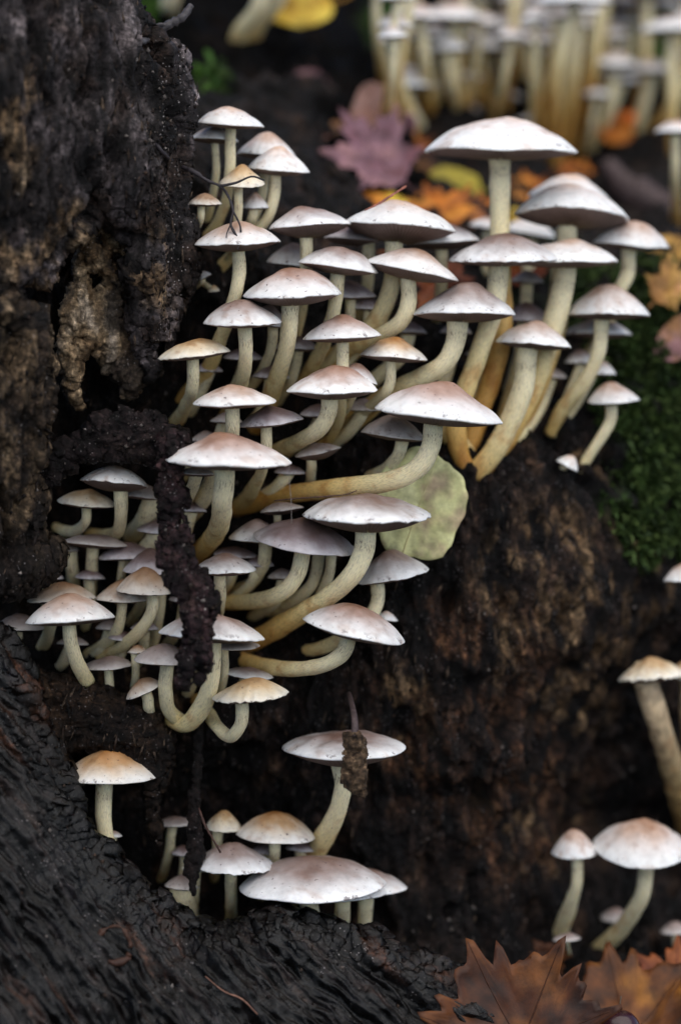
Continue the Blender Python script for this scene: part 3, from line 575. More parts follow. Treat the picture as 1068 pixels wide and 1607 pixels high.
m('cream-brown mushroom with torn rim and hooked stem, lowest of cluster', (334,1096,452,1086,1064), -24, [(380,1106),(378,1136),(362,1156),(342,1142),(322,1115),(305,1095)], (20,21,22,22), 'c', rag=.1, bD=25)
m('small grey mushroom right beside the hanging strip with visible gills', (303,893,401,893,868), -16, [(345,903),(344,945),(335,1000)], 20, 'l', under=.16)
m('bluish-white cap half buried in shadow below the swept stems', (352,1054,428,1062,1046), 2, [(385,1062),(375,1080),(365,1095)], 14, 'l')
m('thin pale cap under the strip-crossed white mushroom', (335,1013,408,1013,1004), -10, [(352,1018),(352,1060),(345,1090),(330,1110)], 13, 'g')
m('slender stem with tiny cap beside the grey-brown hollow mushroom', (200,1024,232,1022,1012), -6, [(212,1026),(213,1055),(210,1080)], 14, 'b', lo=True, bD=8)
m('ochre stem passing behind the hanging strip, cap in shadow', (225,905,275,905,890), 8, [(255,910),(250,960),(240,1010),(225,1050)], 17, 'd')
m('stout ochre stem rising behind the tilted white hollow mushroom', (180,772,262,780,757), 10, [(240,785),(228,815),(200,848)], 32, 'g')
m('short ochre stem leaning from the hollow wall behind hanging strip', (215,830,275,835,815), 14, [(245,838),(225,865),(200,890)], 26, 'd')
# clump with swept stems
m('broad flat white mushroom with visible gills on the thick swept stem', (476,804,678,806,777), -22, [(574,832),(570,868),(550,905),(512,938),(460,970),(410,1000),(370,1020)], (34,33,35,36,36,34), 'l', under=.24, fl=.4)
m('bronze-brown glossy mushroom tilted under the broad flat white one', (398,836,557,862,812), -10, [(473,872),(466,902),(442,930),(402,943),(355,945),(320,945)], (26,26,27,27,26), 'd', pit=8)
m('pinkish dull mushroom tucked behind the bronze-brown one', (360,842,446,846,814), 8, [(416,858),(412,888),(395,915),(362,932)], (20,21,22,22), 'l')
m('grey-pink mushroom pointing outward below the pale yellow leaf', (558,913,672,892,862), 4, [(592,915),(592,945),(578,970),(540,1000),(490,1020),(430,1020)], (22,23,23,22), 'l', pit=3)
m('tilted white mushroom with dirty rim on hooked ochre stem', (474,968,633,1006,948), -22, [(548,998),(536,1026),(502,1045),(450,1050),(390,1038),(350,1020)], (27,26,27,27,26), 'p', under=.14)
m('tiny white cap peeping behind the tilted dirty-rimmed mushroom', (588,968,624,974,959), 14, [(605,972),(600,985),(585,1000)], 9, 'w', lo=True)
m('pale stem under the bronze-brown cap, its own cap hidden', (480,866,560,862,842), 8, [(520,872),(515,905),(495,945),(450,970)], 18, 'd')
m('curved shaded stem behind the bronze-brown mushroom', (455,862,535,860,840), 14, [(500,875),(490,915),(455,945),(400,965)], (20,22,24), 'd')
m('thin grey cap seen edge-on above the bronze-brown mushroom', (408,803,476,795,788), 6, [(435,806),(434,825),(428,850)], 12, 'g', under=.2)
m('dark flat cap deep behind the pinkish dull mushroom', (335,868,404,872,858), 16, [(370,874),(362,910),(345,940)], 16, 'd')
# cavity above the broad root
m('cream mushroom with orange-brown cap emerging behind the broad root', (98,1214,251,1213,1173), -8, [(164,1226),(163,1270),(169,1325),(190,1400),(205,1440)], (28,29,27,24,24), 'o', under=.1, bD=6, fl=.7)
m('lilac flat mushroom with dry bark flake hanging across its cap', (443,1171,637,1171,1148), -2, [(533,1196),(538,1238),(522,1288),(490,1345),(462,1400)], (27,30,36,38,36), 'l', under=.26, fl=.3)
m('cream mushroom with orange centre in the cavity above the root', (371,1306,494,1312,1274), 14, [(432,1320),(430,1350),(425,1400)], 18, 'o')
m('pinkish mushroom with ragged notched rim under a leaning splinter', (302,1356,430,1358,1320), 4, [(362,1370),(363,1420),(362,1460)], 20, 'l', rag=.09)
m('very broad lilac and pink mushroom resting its rim over the root', (375,1390,604,1382,1344), 2, [(482,1402),(488,1440),(490,1490)], (30,31,30), 'l', under=.06, fl=.35)
m('pale cap layered just below the very broad lilac one', (490,1406,608,1396,1372), 12, [(538,1410),(536,1440),(530,1480)], 24, 'l')
m('lilac-white cap jutting out beyond the two layered root-side caps', (516,1398,638,1392,1364), 22, [(574,1410),(570,1450),(562,1490)], 24, 'l')
m('faint cream cap behind the ragged pinkish mushroom in the cavity', (322,1298,380,1300,1271), 18, [(342,1305),(340,1345),(335,1390)], 16, 'c')
m('thin dim cap below the hanging root tip in the cavity', (245,1292,308,1290,1281), 22, [(270,1298),(264,1345),(250,1390)], 15, 'g')
m('dim white cap edge beside the stem that emerges behind the root', (164,1308,192,1312,1303), 4, [(178,1312),(180,1335),(185,1360)], 10, 's', lo=True)
m('pale stem with torn cap behind the hanging wood shred', (285,1362,330,1364,1346), 12, [(308,1368),(306,1405),(300,1450)], 16, 'c', rag=.1)
m('ochre stem base swelling at the root edge, cap in the dark', (258,1388,312,1392,1372), 14, [(285,1392),(292,1425),(300,1470)], 38, 'g')
# foot of the stump, by the litter
G2 = 'mushrooms at the foot of the stump'
m('small pinkish bell-capped mushroom standing in the dark beside the brown leaves', (865,1338,936,1337,1299), 50, [(905,1345),(902,1395),(882,1452),(872,1475)], (18,20,27,30), 's', group=G2, ochre=.5, pit=6)
m('white mushroom with brownish centre and curved stem behind orange leaf', (930,1326,1080,1332,1288), 52, [(1014,1348),(1006,1405),(976,1455),(935,1495)], (25,25,28,30), 's', group=G2, ochre=.5, pit=12, fl=.1)
m('tan mushroom with shaggy white rim on leaning mottled brown stem', (970,1066,1074,1056,1030), 64, [(1010,1064),(1034,1140),(1064,1235),(1080,1300)], (38,38,42,44), 'c', rag=.16, group=G2, ochre=.6, bD=140, tint=(.55,.47,.45))
m('second shaggy tan cap crowding the one on the mottled stem', (1042,1060,1120,1058,1036), 76, [(1080,1066),(1084,1140),(1090,1250)], 34, 'c', rag=.14, group=G2, ochre=.6, bD=140, tint=(.55,.47,.45))
m('pinkish white cap jutting past the mossy wood edge, stem unseen', (1040,910,1124,902,880), 50, [(1085,915),(1095,950),(1090,990)], 18, 's', group=G2)
m('tiny pale cap on the ground at the bell-capped mushroom foot', (866,1474,910,1472,1464), 52, [(888,1476),(890,1490),(892,1500)], 8, 'g', lo=True, group=G2)
m('dim pale cap behind the curved stem of the orange-centred mushroom', (940,1440,990,1442,1424), 100, [(965,1445),(965,1470),(962,1490)], 10, 'g', lo=True, group=G2)
m('faint whitish cap among dark litter past the curved stem', (1034,1462,1080,1460,1446), 80, [(1058,1465),(1060,1490),(1060,1510)], 10, 'g', lo=True, group=G2)
# crowded far clump
GB = 'blurred crowd of mushrooms on the bank behind'
LB = 'out-of-focus pale mushroom in the dense crowd fanning up behind the tallest cap'
far = [(609,64,42,10,625,185),(671,59,78,16,650,190),(640,28,50,12,660,185),(777,60,78,14,745,200),(844,52,58,12,790,215),(881,84,96,18,845,275),(797,155,52,12,790,225),
 (696,142,38,12,690,190),(733,122,46,12,720,200),(965,102,76,20,900,285),(975,130,58,18,890,290),(960,56,54,18,930,260),(920,30,68,16,870,270),(837,12,46,10,800,220),
 (1014,8,110,16,1000,280),(1050,48,98,20,1060,330),(1059,206,66,18,1060,385),(1000,224,46,14,1005,285),(1022,152,42,12,1025,250),(738,172,42,10,735,205),
 (700,-24,70,16,700,195),(760,-40,80,16,770,215),(815,-20,60,14,825,255),(655,-30,60,14,635,185),(590,-26,60,14,610,180),(900,-20,70,14,860,275),(870,120,50,12,860,280),(935,150,46,12,915,285),
 (640,110,40,10,640,190),(830,190,44,10,838,270),(980,40,60,14,960,270),(720,80,50,10,715,195)]
rgf = np.random.default_rng(5)
for k in range(52):
    bx = rgf.uniform(600,960) if k < 42 else rgf.uniform(960,1068); by = 222+70*math.exp(-((bx-855)/85)**2)+(60 if bx > 960 else 0)+rgf.uniform(-8,8)
    tx = bx+(bx-790)*.35+rgf.uniform(-55,70); ty = rgf.uniform(-70,150) if k%2 else rgf.uniform(-60,80); wd = rgf.uniform(36,72) if k%3 else rgf.uniform(80,118)
    tx = max(tx, 592+wd/2)
    far.append((tx,ty,wd,wd*rgf.uniform(.24,.38),bx,by))
for i,(x,y,ww,h,bx,by) in enumerate(far):
    d = float(bankD(np.array([bx]),np.array([by]))[0]); dd = d - 26 - (i*37%60)
    lb = ('out-of-focus pale mushroom in the dense crowd near the bright moss tuft' if bx < 690 else LB if bx < 950 else 'out-of-focus tall pale mushroom in the far crowd around the orange berries')
    m(lb, (x-ww/2,y,x+ww/2,y+(i%5-2),y-h), dd, [(x,y+4),(x+(bx-x)*(.1+.3*(i%4)/3),y+(by-y)*.4),(x+(bx-x)*.75,y+(by-y)*.8),(bx,by+8)], (min(18,ww*.22),)*2+(18,20), 'wswss'[i%5], lo=True, group=GB, bD=d-6, ochre=1.9)
LT = 'blurred ochre mushroom stem and cap beside the yellow leaf on the dark bank'
for (x,y,ww,h,bx,by) in [(420,-45,90,18,372,78),(452,-60,80,16,395,70),(275,-30,60,12,262,30)]:
    d = float(bankD(np.array([bx]),np.array([by]))[0])
    m(LT, (x-ww/2,y,x+ww/2,y,y-h), d-22, [(x,y+4),(x+(bx-x)*.3,y+(by-y)*.45),(bx+4,by-25),(bx,by+4)], (26,28,30,30), 's', lo=True, group='mushrooms by the yellow leaf', bD=d+6, ochre=1.4)

# ------------------------------------------------------------------ surface lookup: depth (mm) of a stump part along a pixel
def project(co):
    y = co[:,1]; zz = co[:,2]-HC; dep = y*CP - zz*SP; cy = y*SP + zz*CP
    return 534+co[:,0]/(K*dep), 803.5-cy/(K*dep), (dep-FOC)*1000
def coords(o):
    a = np.empty(len(o.data.vertices)*3, np.float32); o.data.vertices.foreach_get('co', a); a = a.reshape(-1,3).astype(float)
    return a + (SL if o.parent else 0)
SURF = {}
def surf(o):
    if o.name not in SURF: SURF[o.name] = project(coords(o))
    return SURF[o.name]
def surfD(o, x, y, r=5):
    a, b, d = surf(o); k = np.hypot(a-x, b-y) < r
    return float(d[k].min()) if k.any() else float(wallD(np.array([x]), np.array([y]))[0])
PARTS = {o.name: o for o in stump.children}
ROOT, BARK = PARTS['root'], PARTS['bark_slab']
# ------------------------------------------------------------------ fallen leaves
def leaf(label, x, y, D, size, rot, cols, shape='maple', curl=.15, fold=.1, seed=1, stalk=True, asp=1., group=None, lean=None):
    rg = np.random.default_rng(seed); S = size*MM/2; na, nr = 120, 12
    th = np.linspace(0, 2*math.pi, na, endpoint=False)
    if shape in ('maple','broad'):
        r = np.full(na, .42 if shape == 'maple' else .6); lob = [(90,1.,24),(38,.92,24),(142,.92,24),(-18,.66,24),(198,.66,24)] if shape == 'maple' else [(90,.9,30),(40,.84,28),(140,.86,28),(-10,.7,26),(190,.68,26)]
        for c_, L_, w_ in lob:
            dd = np.abs((np.degrees(th)-c_+180)%360-180); r = np.maximum(r, L_*(.36+.64*np.clip(1-(dd/(w_*1.45)),0,1)**.8)*(.9+.1*np.cos(np.radians(dd*22)))*(dd<w_*1.6))
    else:
        lob = [(90,1.,20)]; r = .98-.0*th; r = r*(1-.10*np.abs(np.sin(th*1.))**8)
        r = r*(1+.05*np.sin(2*th+seed)+.03*np.sin(5*th+seed*2))
    if shape == 'broad': r = r*(1+.10*(np.abs(((th*29/6.283)%1)-.5)*2-.5)+.05*np.sin(th*13+seed))
    r = r*(1+.06*fbm(np.stack([np.cos(th)*3,np.sin(th)*3,np.full(na,seed*1.7)],1),1.,2))
    q = np.linspace(0,1,nr+1)[1:]
    X = np.outer(q, r*np.cos(th))*asp; Y = np.outer(q, r*np.sin(th))
    def zf(X, Y): return curl*(X*X*.8+Y*Y*.6)+fold*np.abs(X)+.07*fbm(np.stack([X.ravel()*1.6,Y.ravel()*1.6,np.full(X.size,seed*2.3)],1),1.,2).reshape(X.shape)+.022*fbm(np.stack([X.ravel()*6,Y.ravel()*6,np.full(X.size,seed*1.3)],1),1.,2).reshape(X.shape)
    Z = zf(X, Y); tk = .35/S
    top = np.stack([X,Y,Z],-1).reshape(-1,3); top = np.vstack([[0,0,float(zf(np.zeros((1,1)),np.zeros((1,1)))[0,0])],top])
    bot = top - np.array((0,0,tk)); nv = len(top)
    F = []
    idx = lambda k, a: 1+k*na+a%na
    for a in range(na):
        F.append((0, idx(0,a), idx(0,a+1))); F.append((nv, nv+idx(0,a+1), nv+idx(0,a)))
        for k in range(nr-1):
            F.append((idx(k,a),idx(k+1,a),idx(k+1,a+1),idx(k,a+1))); F.append((nv+idx(k,a+1),nv+idx(k+1,a+1),nv+idx(k+1,a),nv+idx(k,a)))
        F.append((idx(nr-1,a),nv+idx(nr-1,a),nv+idx(nr-1,a+1),idx(nr-1,a+1)))
    v = np.vstack([top,bot])*S
    Rm = np.array(Matrix.Rotation(math.radians(rot[2]),3,'Z')@Matrix.Rotation(math.radians(rot[0]),3,'X')@Matrix.Rotation(math.radians(rot[1]),3,'Z'))
    c0 = P(x,y,D)
    n1 = fbm(v, 1/14., 3, seed*3.)*.9+.5
    root = obj('fallen_leaf', None, None, c0); tag(root, label, 'leaf', group)
    blade = obj('blade', mesh('blade', (Rm@v.T).T/1000, F, LEAF, pal(n1,*cols)), root)
    vc = np.array(cols[0])*.4+np.array(cols[1])*.6
    for c_, L_, w_ in lob:
        t = np.linspace(0,.93*L_,14)[:,None]; dr = np.array((math.cos(math.radians(c_))*asp, math.sin(math.radians(c_)),0))
        p = t*dr if shape != 'oval' else (t*2-.93)*dr
        p[:,2] = zf(p[:,:1],p[:,1:2])[:,0]+.002
        vv, ff, _, _ = tube(p*S, np.linspace(.38,.12,14), 6, 0, 1)
        obj('vein', mesh('vein', (Rm@vv.T).T/1000, ff, LEAF, np.tile(vc,(len(vv),1))), blade)
    if stalk:
        b0 = 0. if shape != 'oval' else -.93
        p = crom(np.array([(0,b0,float(zf(np.zeros((1,1)),np.full((1,1),b0))[0,0])),(.03,b0-.3,.0),(.12,b0-.65,.05)]),12)
        vv, ff, _, _ = tube(p*S, np.linspace(.8,.6,12), 7, .05, 2)
        obj('stalk', mesh('stalk', (Rm@vv.T).T/1000, ff, LEAF, np.tile(np.array(cols[0])*.8,(len(vv),1))), root)
    return root
PUR = ((.11,.04,.05),(.20,.10,.13),(.26,.13,.14)); YEL = ((.34,.17,.02),(.52,.33,.03),(.62,.46,.06)); ORA = ((.22,.06,.01),(.42,.13,.015),(.52,.22,.03))
BRN = ((.022,.006,.002),(.062,.017,.004),(.12,.04,.008)); PINK = ((.16,.07,.05),(.27,.14,.11),(.34,.20,.17))
leaf('large purple-brown maple leaf standing on the ledge among yellow leaves', 597,255,150,250,(60,32,16),PUR,'maple',curl=.2,seed=3)
leaf('curled pinkish brown leaf above the purple maple leaf', 575,172,178,110,(70,-30,20),PINK,'oval',curl=.5,asp=.55,seed=4)
leaf('yellow leaf lying just below the purple maple leaf', 508,312,132,120,(50,40,-10),YEL,seed=5,curl=.1)
leaf('yellow-green oval leaf behind the tallest mushroom stem', 712,292,200,110,(62,80,5),((.22,.19,.02),(.36,.29,.03),(.45,.36,.05)),'oval',asp=.62,seed=6)
leaf('orange leaf lying flat behind the upper caps on the ledge', 690,335,150,210,(26,15,0),ORA,seed=7)
leaf('rust-orange leaf glowing between the middle mushroom stems', 560,392,92,150,(48,70,0),ORA,seed=8)
leaf('small orange leaf behind the scalloped white mushroom', 838,330,190,130,(40,-20,10),ORA,seed=9)
leaf('dark orange leaf beside the tall stem base on the ledge', 655,232,235,110,(45,120,-10),ORA,seed=10)
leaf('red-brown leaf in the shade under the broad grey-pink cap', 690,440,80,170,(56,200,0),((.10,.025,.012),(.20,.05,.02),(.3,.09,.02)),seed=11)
leaf('bright yellow leaf high on the dark bank by ochre stems', 470,12,235,130,(64,100,10),YEL,'oval',asp=.7,seed=12)
leaf('orange maple leaf caught on the moss beside the clump', 1048,455,100,150,(58,-50,-14),((.26,.12,.03),(.42,.24,.06),(.46,.22,.1)),seed=13)
leaf('purplish fallen leaf hanging below the orange one at the moss', 1064,532,98,110,(60,150,-20),((.16,.07,.06),(.28,.15,.16),(.40,.2,.09)),'oval',asp=.6,seed=14)
leaf('pale yellow-green oval leaf propped under the long sideways stem', 658,792,8,196,(82,-20,6),((.42,.32,.2),(.54,.53,.25),(.64,.63,.34)),'oval',asp=.74,curl=.08,fold=.04,seed=15,stalk=False)
leaf('brown leaf with upturned pale-edged lobes beside the root tip', 818,1640,-30,420,(62,26,8),BRN,'broad',curl=.38,seed=16)
leaf('orange-brown maple leaf on the ground behind the pale-edged one', 985,1630,16,420,(48,-34,-10),((.04,.012,.003),(.11,.034,.006),(.22,.085,.012)),'broad',curl=.12,seed=17)
leaf('red-brown leaf on the litter under the curved mushroom stem', 1060,1545,40,190,(40,60,-20),((.08,.02,.012),(.17,.045,.018),(.24,.07,.02)),curl=.2,seed=18)
leaf('dim brown leaf lying in the dark litter at the stump foot', 860,1500,70,120,(36,150,0),BRN,curl=.2,seed=19)
LITTER = [('crumpled orange-brown leaf in the litter left of the yellow leaf',455,318,128,110,(40,10,20),ORA,'broad'),('dark purple leaf under the large purple maple leaf',530,275,165,130,(40,160,0),PUR,'maple'),
 ('orange leaf edge showing between purple maple leaf and tall stem',655,300,185,120,(35,60,10),ORA,'broad'),('golden leaf low behind the umbrella cap',600,322,140,140,(24,140,0),YEL,'broad'),
 ('rusty leaf flat behind the tall stem and grey-lilac cap',745,330,170,130,(26,-60,0),ORA,'broad'),('brown leaf in the litter behind the yellow-green oval leaf',770,282,240,130,(48,30,10),BRN,'broad'),
 ('mauve curled leaf beside the curled pinkish brown leaf',622,195,215,90,(60,70,-15),PUR,'oval'),('brown leaf against the dark bank above the purple maple leaf',500,195,215,110,(60,-60,15),((.05,.02,.012),(.10,.045,.03),(.15,.07,.05)),'broad'),
 ('orange-red leaf near the far orange berry',965,205,300,110,(55,40,0),ORA,'broad'),('amber leaf lying behind the scalloped mushrooms',900,275,260,110,(30,20,0),ORA,'broad'),
 ('ochre leaf beyond the leaning outer mushroom',1045,395,150,120,(45,190,-10),((.2,.09,.02),(.36,.19,.04),(.45,.27,.07)),'broad'),('dull violet leaf under the far brown branch',1000,345,225,120,(45,100,5),PUR,'broad'),
 ('red leaf glimpsed between the ledge mushroom stems',820,425,118,120,(45,0,0),((.10,.02,.01),(.22,.05,.015),(.34,.1,.02)),'broad'),('orange leaf tucked under the large purple maple leaf',560,318,140,150,(30,-30,0),ORA,'broad'),('russet leaf between umbrella cap and tall stem',725,345,150,140,(30,70,0),((.12,.035,.012),(.25,.08,.02),(.36,.14,.03)),'broad'),
 ('wine-brown leaf deep in the litter by the dark bank',470,235,170,140,(50,90,0),((.04,.015,.015),(.09,.035,.035),(.13,.06,.05)),'broad'),('copper leaf behind the tallest mushroom stem',830,300,230,120,(35,10,0),ORA,'broad'),
 ('dull brown leaf on the bank under the far stems',680,245,270,120,(50,200,0),((.05,.02,.01),(.12,.05,.02),(.18,.08,.03)),'broad'),('yellow scrap of leaf behind the domed white pair',800,345,175,80,(40,80,0),YEL,'oval')]
for i, (lb,x,y,d,sz,rt,cl,sh) in enumerate(LITTER): leaf(lb,x,y,d,sz,rt,cl,sh,seed=40+i,stalk=False,asp=.6 if sh=='oval' else 1.,curl=.22)
rgl = np.random.default_rng(11)
for i in range(20):
    lx = rgl.uniform(440,1060); ly = rgl.uniform(190,330) if lx > 620 else rgl.uniform(110,300)
    dl = float(bankD(np.array([lx]),np.array([ly]))[0])-8
    leaf('blurred fallen leaf in the litter between the ledge and the far crowd', lx, ly, dl, rgl.uniform(60,120), (rgl.uniform(25,60),rgl.uniform(0,360),rgl.uniform(-20,20)), [((.05,.02,.01),(.12,.05,.02),(.2,.09,.035)),((.07,.025,.03),(.13,.06,.07),(.18,.09,.1)),ORA,((.03,.012,.01),(.07,.03,.022),(.12,.055,.04))][i%4], 'broad', seed=80+i, stalk=False, curl=.3, group='blurred leaf litter behind the ledge')
# ------------------------------------------------------------------ berries
def berry(label, x, y, D, r, col):
    n, sgs = 14, 20; v = []
    for i in range(n+1):
        p = math.pi*i/n
        for k in range(sgs):
            t_ = 2*math.pi*k/sgs; rr = r*(1-.12*math.exp(-((p)/.35)**2)); v.append((rr*math.sin(p)*math.cos(t_), rr*math.sin(p)*math.sin(t_), rr*math.cos(p)))
    i = np.arange((n+1)*sgs).reshape(n+1,sgs); j = np.roll(i,-1,1); f = np.stack([i[:-1],i[1:],j[1:],j[:-1]],-1).reshape(-1,4)
    ro = obj('berry', None, None, P(x,y,D)); tag(ro, label, 'berry')
    obj('flesh', mesh('flesh', np.array(v)/1000, f, BERRY, np.tile(col,(len(v),1))), ro)
    st_ = [(r*.25*math.cos(a)*k, r*.25*math.sin(a)*k, r*.9+.1*k) for a in np.linspace(0,6.28,6)[:5] for k in (0,1)]
    vv, ff, _, _ = tube(np.array([(0,0,r*.8),(.3,0,r*1.15),(.8,.3,r*1.6)]), np.array((.5,.4,.35)), 6, 0, 1)
    obj('stalk', mesh('stalk', vv/1000, ff, TWIG, np.tile((.08,.05,.03),(len(vv),1))), ro)
berry('dark red round fruit lying by the brown leaves', 970,1618,-16,9.,(.03,.008,.012))
berry('bright orange berry among the far blurred stems', 985,186,300,4.2,(.62,.14,.01))
berry('small orange berry beside the brighter one in the far clump', 1003,170,320,3.,(.55,.15,.02))
berry('dark wine-red droplet-like berry stuck to the bark slab edge', 288,183,2,2.8,(.05,.012,.02))
# ------------------------------------------------------------------ twigs, needles, threads
def twig(name, label, cat, pts, r, col, parent=None, forks=()):
    p = np.array([P(*q) for q in pts])*1000; o0 = p[-1]/1000 if parent is None else SL
    c = crom(p, max(10,int(np.linalg.norm(np.diff(p,axis=0),axis=1).sum()/1.)))
    n = len(c); rg = np.random.default_rng(len(label or name)+n)
    c = c+np.cumsum(rg.normal(0,.05,(n,3)),0)*(np.linspace(0,1,n)*np.linspace(1,0,n)*4)[:,None]
    rad = np.interp(np.linspace(0,1,n), np.linspace(0,1,len(r)), r)*(1+.15*rg.normal(size=n))
    vv, ff, ri, _ = tube(c, rad, 8, .08, n)
    cc = np.tile(col,(len(vv),1))*(1+.3*fbm(vv,1/3.,2))[:,None]
    if parent is not None: return obj(name, mesh(name, vv/1000-SL, ff, TWIG, cc), parent)
    ro = obj(name, None, None, o0); tag(ro, label, cat)
    obj('shaft', mesh('shaft', vv/1000-o0, ff, TWIG, cc), ro)
    for fp, fr in forks:
        p = np.array([P(*q) for q in fp])*1000; c = crom(p, 14); vv, ff, _, _ = tube(c, np.interp(np.linspace(0,1,14),[0,1],fr), 7, .08, 3)
        obj('side_shoot', mesh('side_shoot', vv/1000-o0, ff, TWIG, np.tile(col,(len(vv),1))), ro)
    return ro
bd = lambda x,y: surfD(BARK,x,y)
twig('twig','short grey twig poking up from the top of the bark slab','twig',[(300,8,-6),(285,28,-8),(262,40,-8),(240,54,-10),(222,66,bd(222,66)+2)],(1.6,1.9,1.5,1.7,1.1),(.06,.055,.06),forks=[([(262,40,-8),(250,38,-10),(238,44,-9)],(.9,.4))])
twig('tendril','thin black tendril arching from the bark slab over small mushrooms','tendril',[(372,372,-22),(362,352,-20),(365,330,-18),(356,305,-16),(345,292,-18),(325,284,-18),(300,268,-17),(275,256,-14),(258,242,bd(258,242)-1),(244,225,bd(244,225)+1)],(.5,.6,.55,.7,.8,.75,.8,.8),(.022,.018,.022),
  forks=[([(345,292,-18),(370,287,-18),(395,277,-16),(414,283,-14)],(.65,.35)),([(372,372,-22),(374,382,-24),(373,392,-26)],(.4,.2)),([(362,352,-20),(356,366,-22),(355,373,-24)],(.35,.2)),([(365,330,-18),(376,352,-20),(378,364,-21)],(.45,.4))])
twig('pine_needle','reddish pine needle resting on the wide whitish umbrella cap','needle',[(637,292,6),(615,306,2),(590,322,-2),(572,330,-3)],(.35,.45,.45,.3),(.28,.10,.07))
twig('pine_needle','small dark needle under the broad flat white mushroom and long stem','needle',[(430,786,-34),(470,782,-36),(535,778,-38),(560,770,-38)],(.25,.3,.3,.25),(.06,.03,.02))
rd = lambda x,y: surfD(ROOT,x,y)
twig('straw','pale thin straw lying along the dark root fibres','straw',[(322,1532,rd(322,1532)-.3),(350,1554,rd(350,1554)-.6),(380,1568,rd(380,1568)-.6),(404,1592,rd(404,1592)-.3)],(.22,.32,.35,.25),(.2,.1,.07))
twig('splinter','thin reddish splinter leaning over the ragged pinkish mushroom','splinter',[(312,1268,-20),(322,1295,-24),(336,1320,-28),(346,1338,-27)],(.4,.6,.5,.4),(.045,.02,.015))
twig('twig','dark slender twig on the wood below the hooked mushroom','twig',[(404,1062,10),(385,1085,8),(372,1098,12),(366,1110,24)],(.5,.7,.6,.6),(.10,.04,.035))
twig('twig','brown branch lying at the far clump beyond the moss','twig',[(1068,345,215),(1020,318,222),(985,300,228),(955,262,240)],(7,8,7,5),(.06,.04,.04))
th_ = twig('hanging_thread','fine web thread with a crumb hanging from the large lilac-centred cap','thread',[(453,726,-46),(454,760,-46),(456,786,-45.5),(457,822,-45)],(.09,.09,.09,.09),(.25,.22,.2))
# ------------------------------------------------------------------ dry bark flake hung over the lilac mushroom
def patch(name, poly, D, T, col, parent, org, st=1.6, edge=3):
    a = np.array(poly, float); xs = np.arange(a[:,0].min()-6,a[:,0].max()+8,st); ys = np.arange(a[:,1].min()-6,a[:,1].max()+8,st)
    X, Y = np.meshgrid(xs,ys); n2 = np.stack([X.ravel(),Y.ravel(),0*X.ravel()],1)
    sd = polysd(X,Y,poly)+(fbm(n2,1/9.,3,7.)*edge).reshape(X.shape); g = 1-np.exp(-np.maximum(sd,0)/5)
    Dm = D+((X-X.mean())*.06)**2*.6+(fbm(n2,1/22.,2,3.)*2.2).reshape(X.shape)
    q = gridfaces(len(xs),len(ys)); q = q[(sd>0).ravel()[q].all(1)]; nv = X.size
    e = np.concatenate([q[:,[0,1]],q[:,[1,2]],q[:,[2,3]],q[:,[3,0]]]); key = np.sort(e,1); key = key[:,0]*nv+key[:,1]
    _, inv, cn = np.unique(key,return_inverse=True,return_counts=True); be = e[cn[inv]==1]
    F = np.concatenate([q,q[:,::-1]+nv,np.stack([be[:,1],be[:,0],be[:,0]+nv,be[:,1]+nv],1)])
    v = np.concatenate([P(X,Y,Dm-T*g).reshape(-1,3),P(X,Y,Dm+.3+T*g).reshape(-1,3)]); us = np.unique(F); rm = np.full(len(v),-1); rm[us]=np.arange(len(us)); F = rm[F]; v = v[us]
    nr = vnormals(v,F); mm = v*1000; v = v+nr*((ridged(mm*np.array((1,1,.4)),1/3.,3)*.5)/1000)[:,None]
    return obj(name, mesh(name, v-org, F, WOOD, col(mm), attrs={'speck':np.full(len(v),.3)}), parent)
fo = P(548,1092,-20); fl_ = obj('dry_bark_flake', None, None, fo); tag(fl_, 'dry brown bark flake hanging by a stalk over the lilac mushroom', 'bark flake')
patch('flake', [(538,1152),(556,1144),(574,1160),(576,1210),(572,1254),(560,1248),(548,1242),(534,1228),(538,1185)], -35, .9, lambda mm: pal(fbm(mm,1/4.,3,9.)*.6+.5,(.03,.02,.012),(.16,.10,.06),(.3,.2,.12)), fl_, fo)
pp = np.array([P(*q) for q in [(547,1088,-8),(552,1105,-24),(556,1130,-33),(556,1156,-35.5)]])*1000; cc_ = crom(pp,24); vv,ff,_,_ = tube(cc_,np.linspace(.9,1.3,24),8,.1,4)
obj('stalk', mesh('stalk', vv/1000-fo, ff, TWIG, np.tile((.06,.04,.04),(len(vv),1))), fl_)
# hanging shreds of the stump itself
patch('wood_shred', [(305,1130),(322,1128),(318,1190),(311,1262),(300,1262),(304,1190)], -3, 2.2, lambda mm: pal(fbm(mm,1/4.,3)*.5+.4,(.006,.005,.005),(.022,.014,.012)), stump, SL)
patch('wood_shred', [(296,1240),(312,1236),(316,1300),(322,1340),(312,1372),(306,1405),(300,1408),(298,1380),(288,1372),(294,1320)], -7, 2., lambda mm: pal(fbm(mm,1/4.,3)*.5+.4,(.008,.006,.007),(.03,.018,.016)), stump, SL)
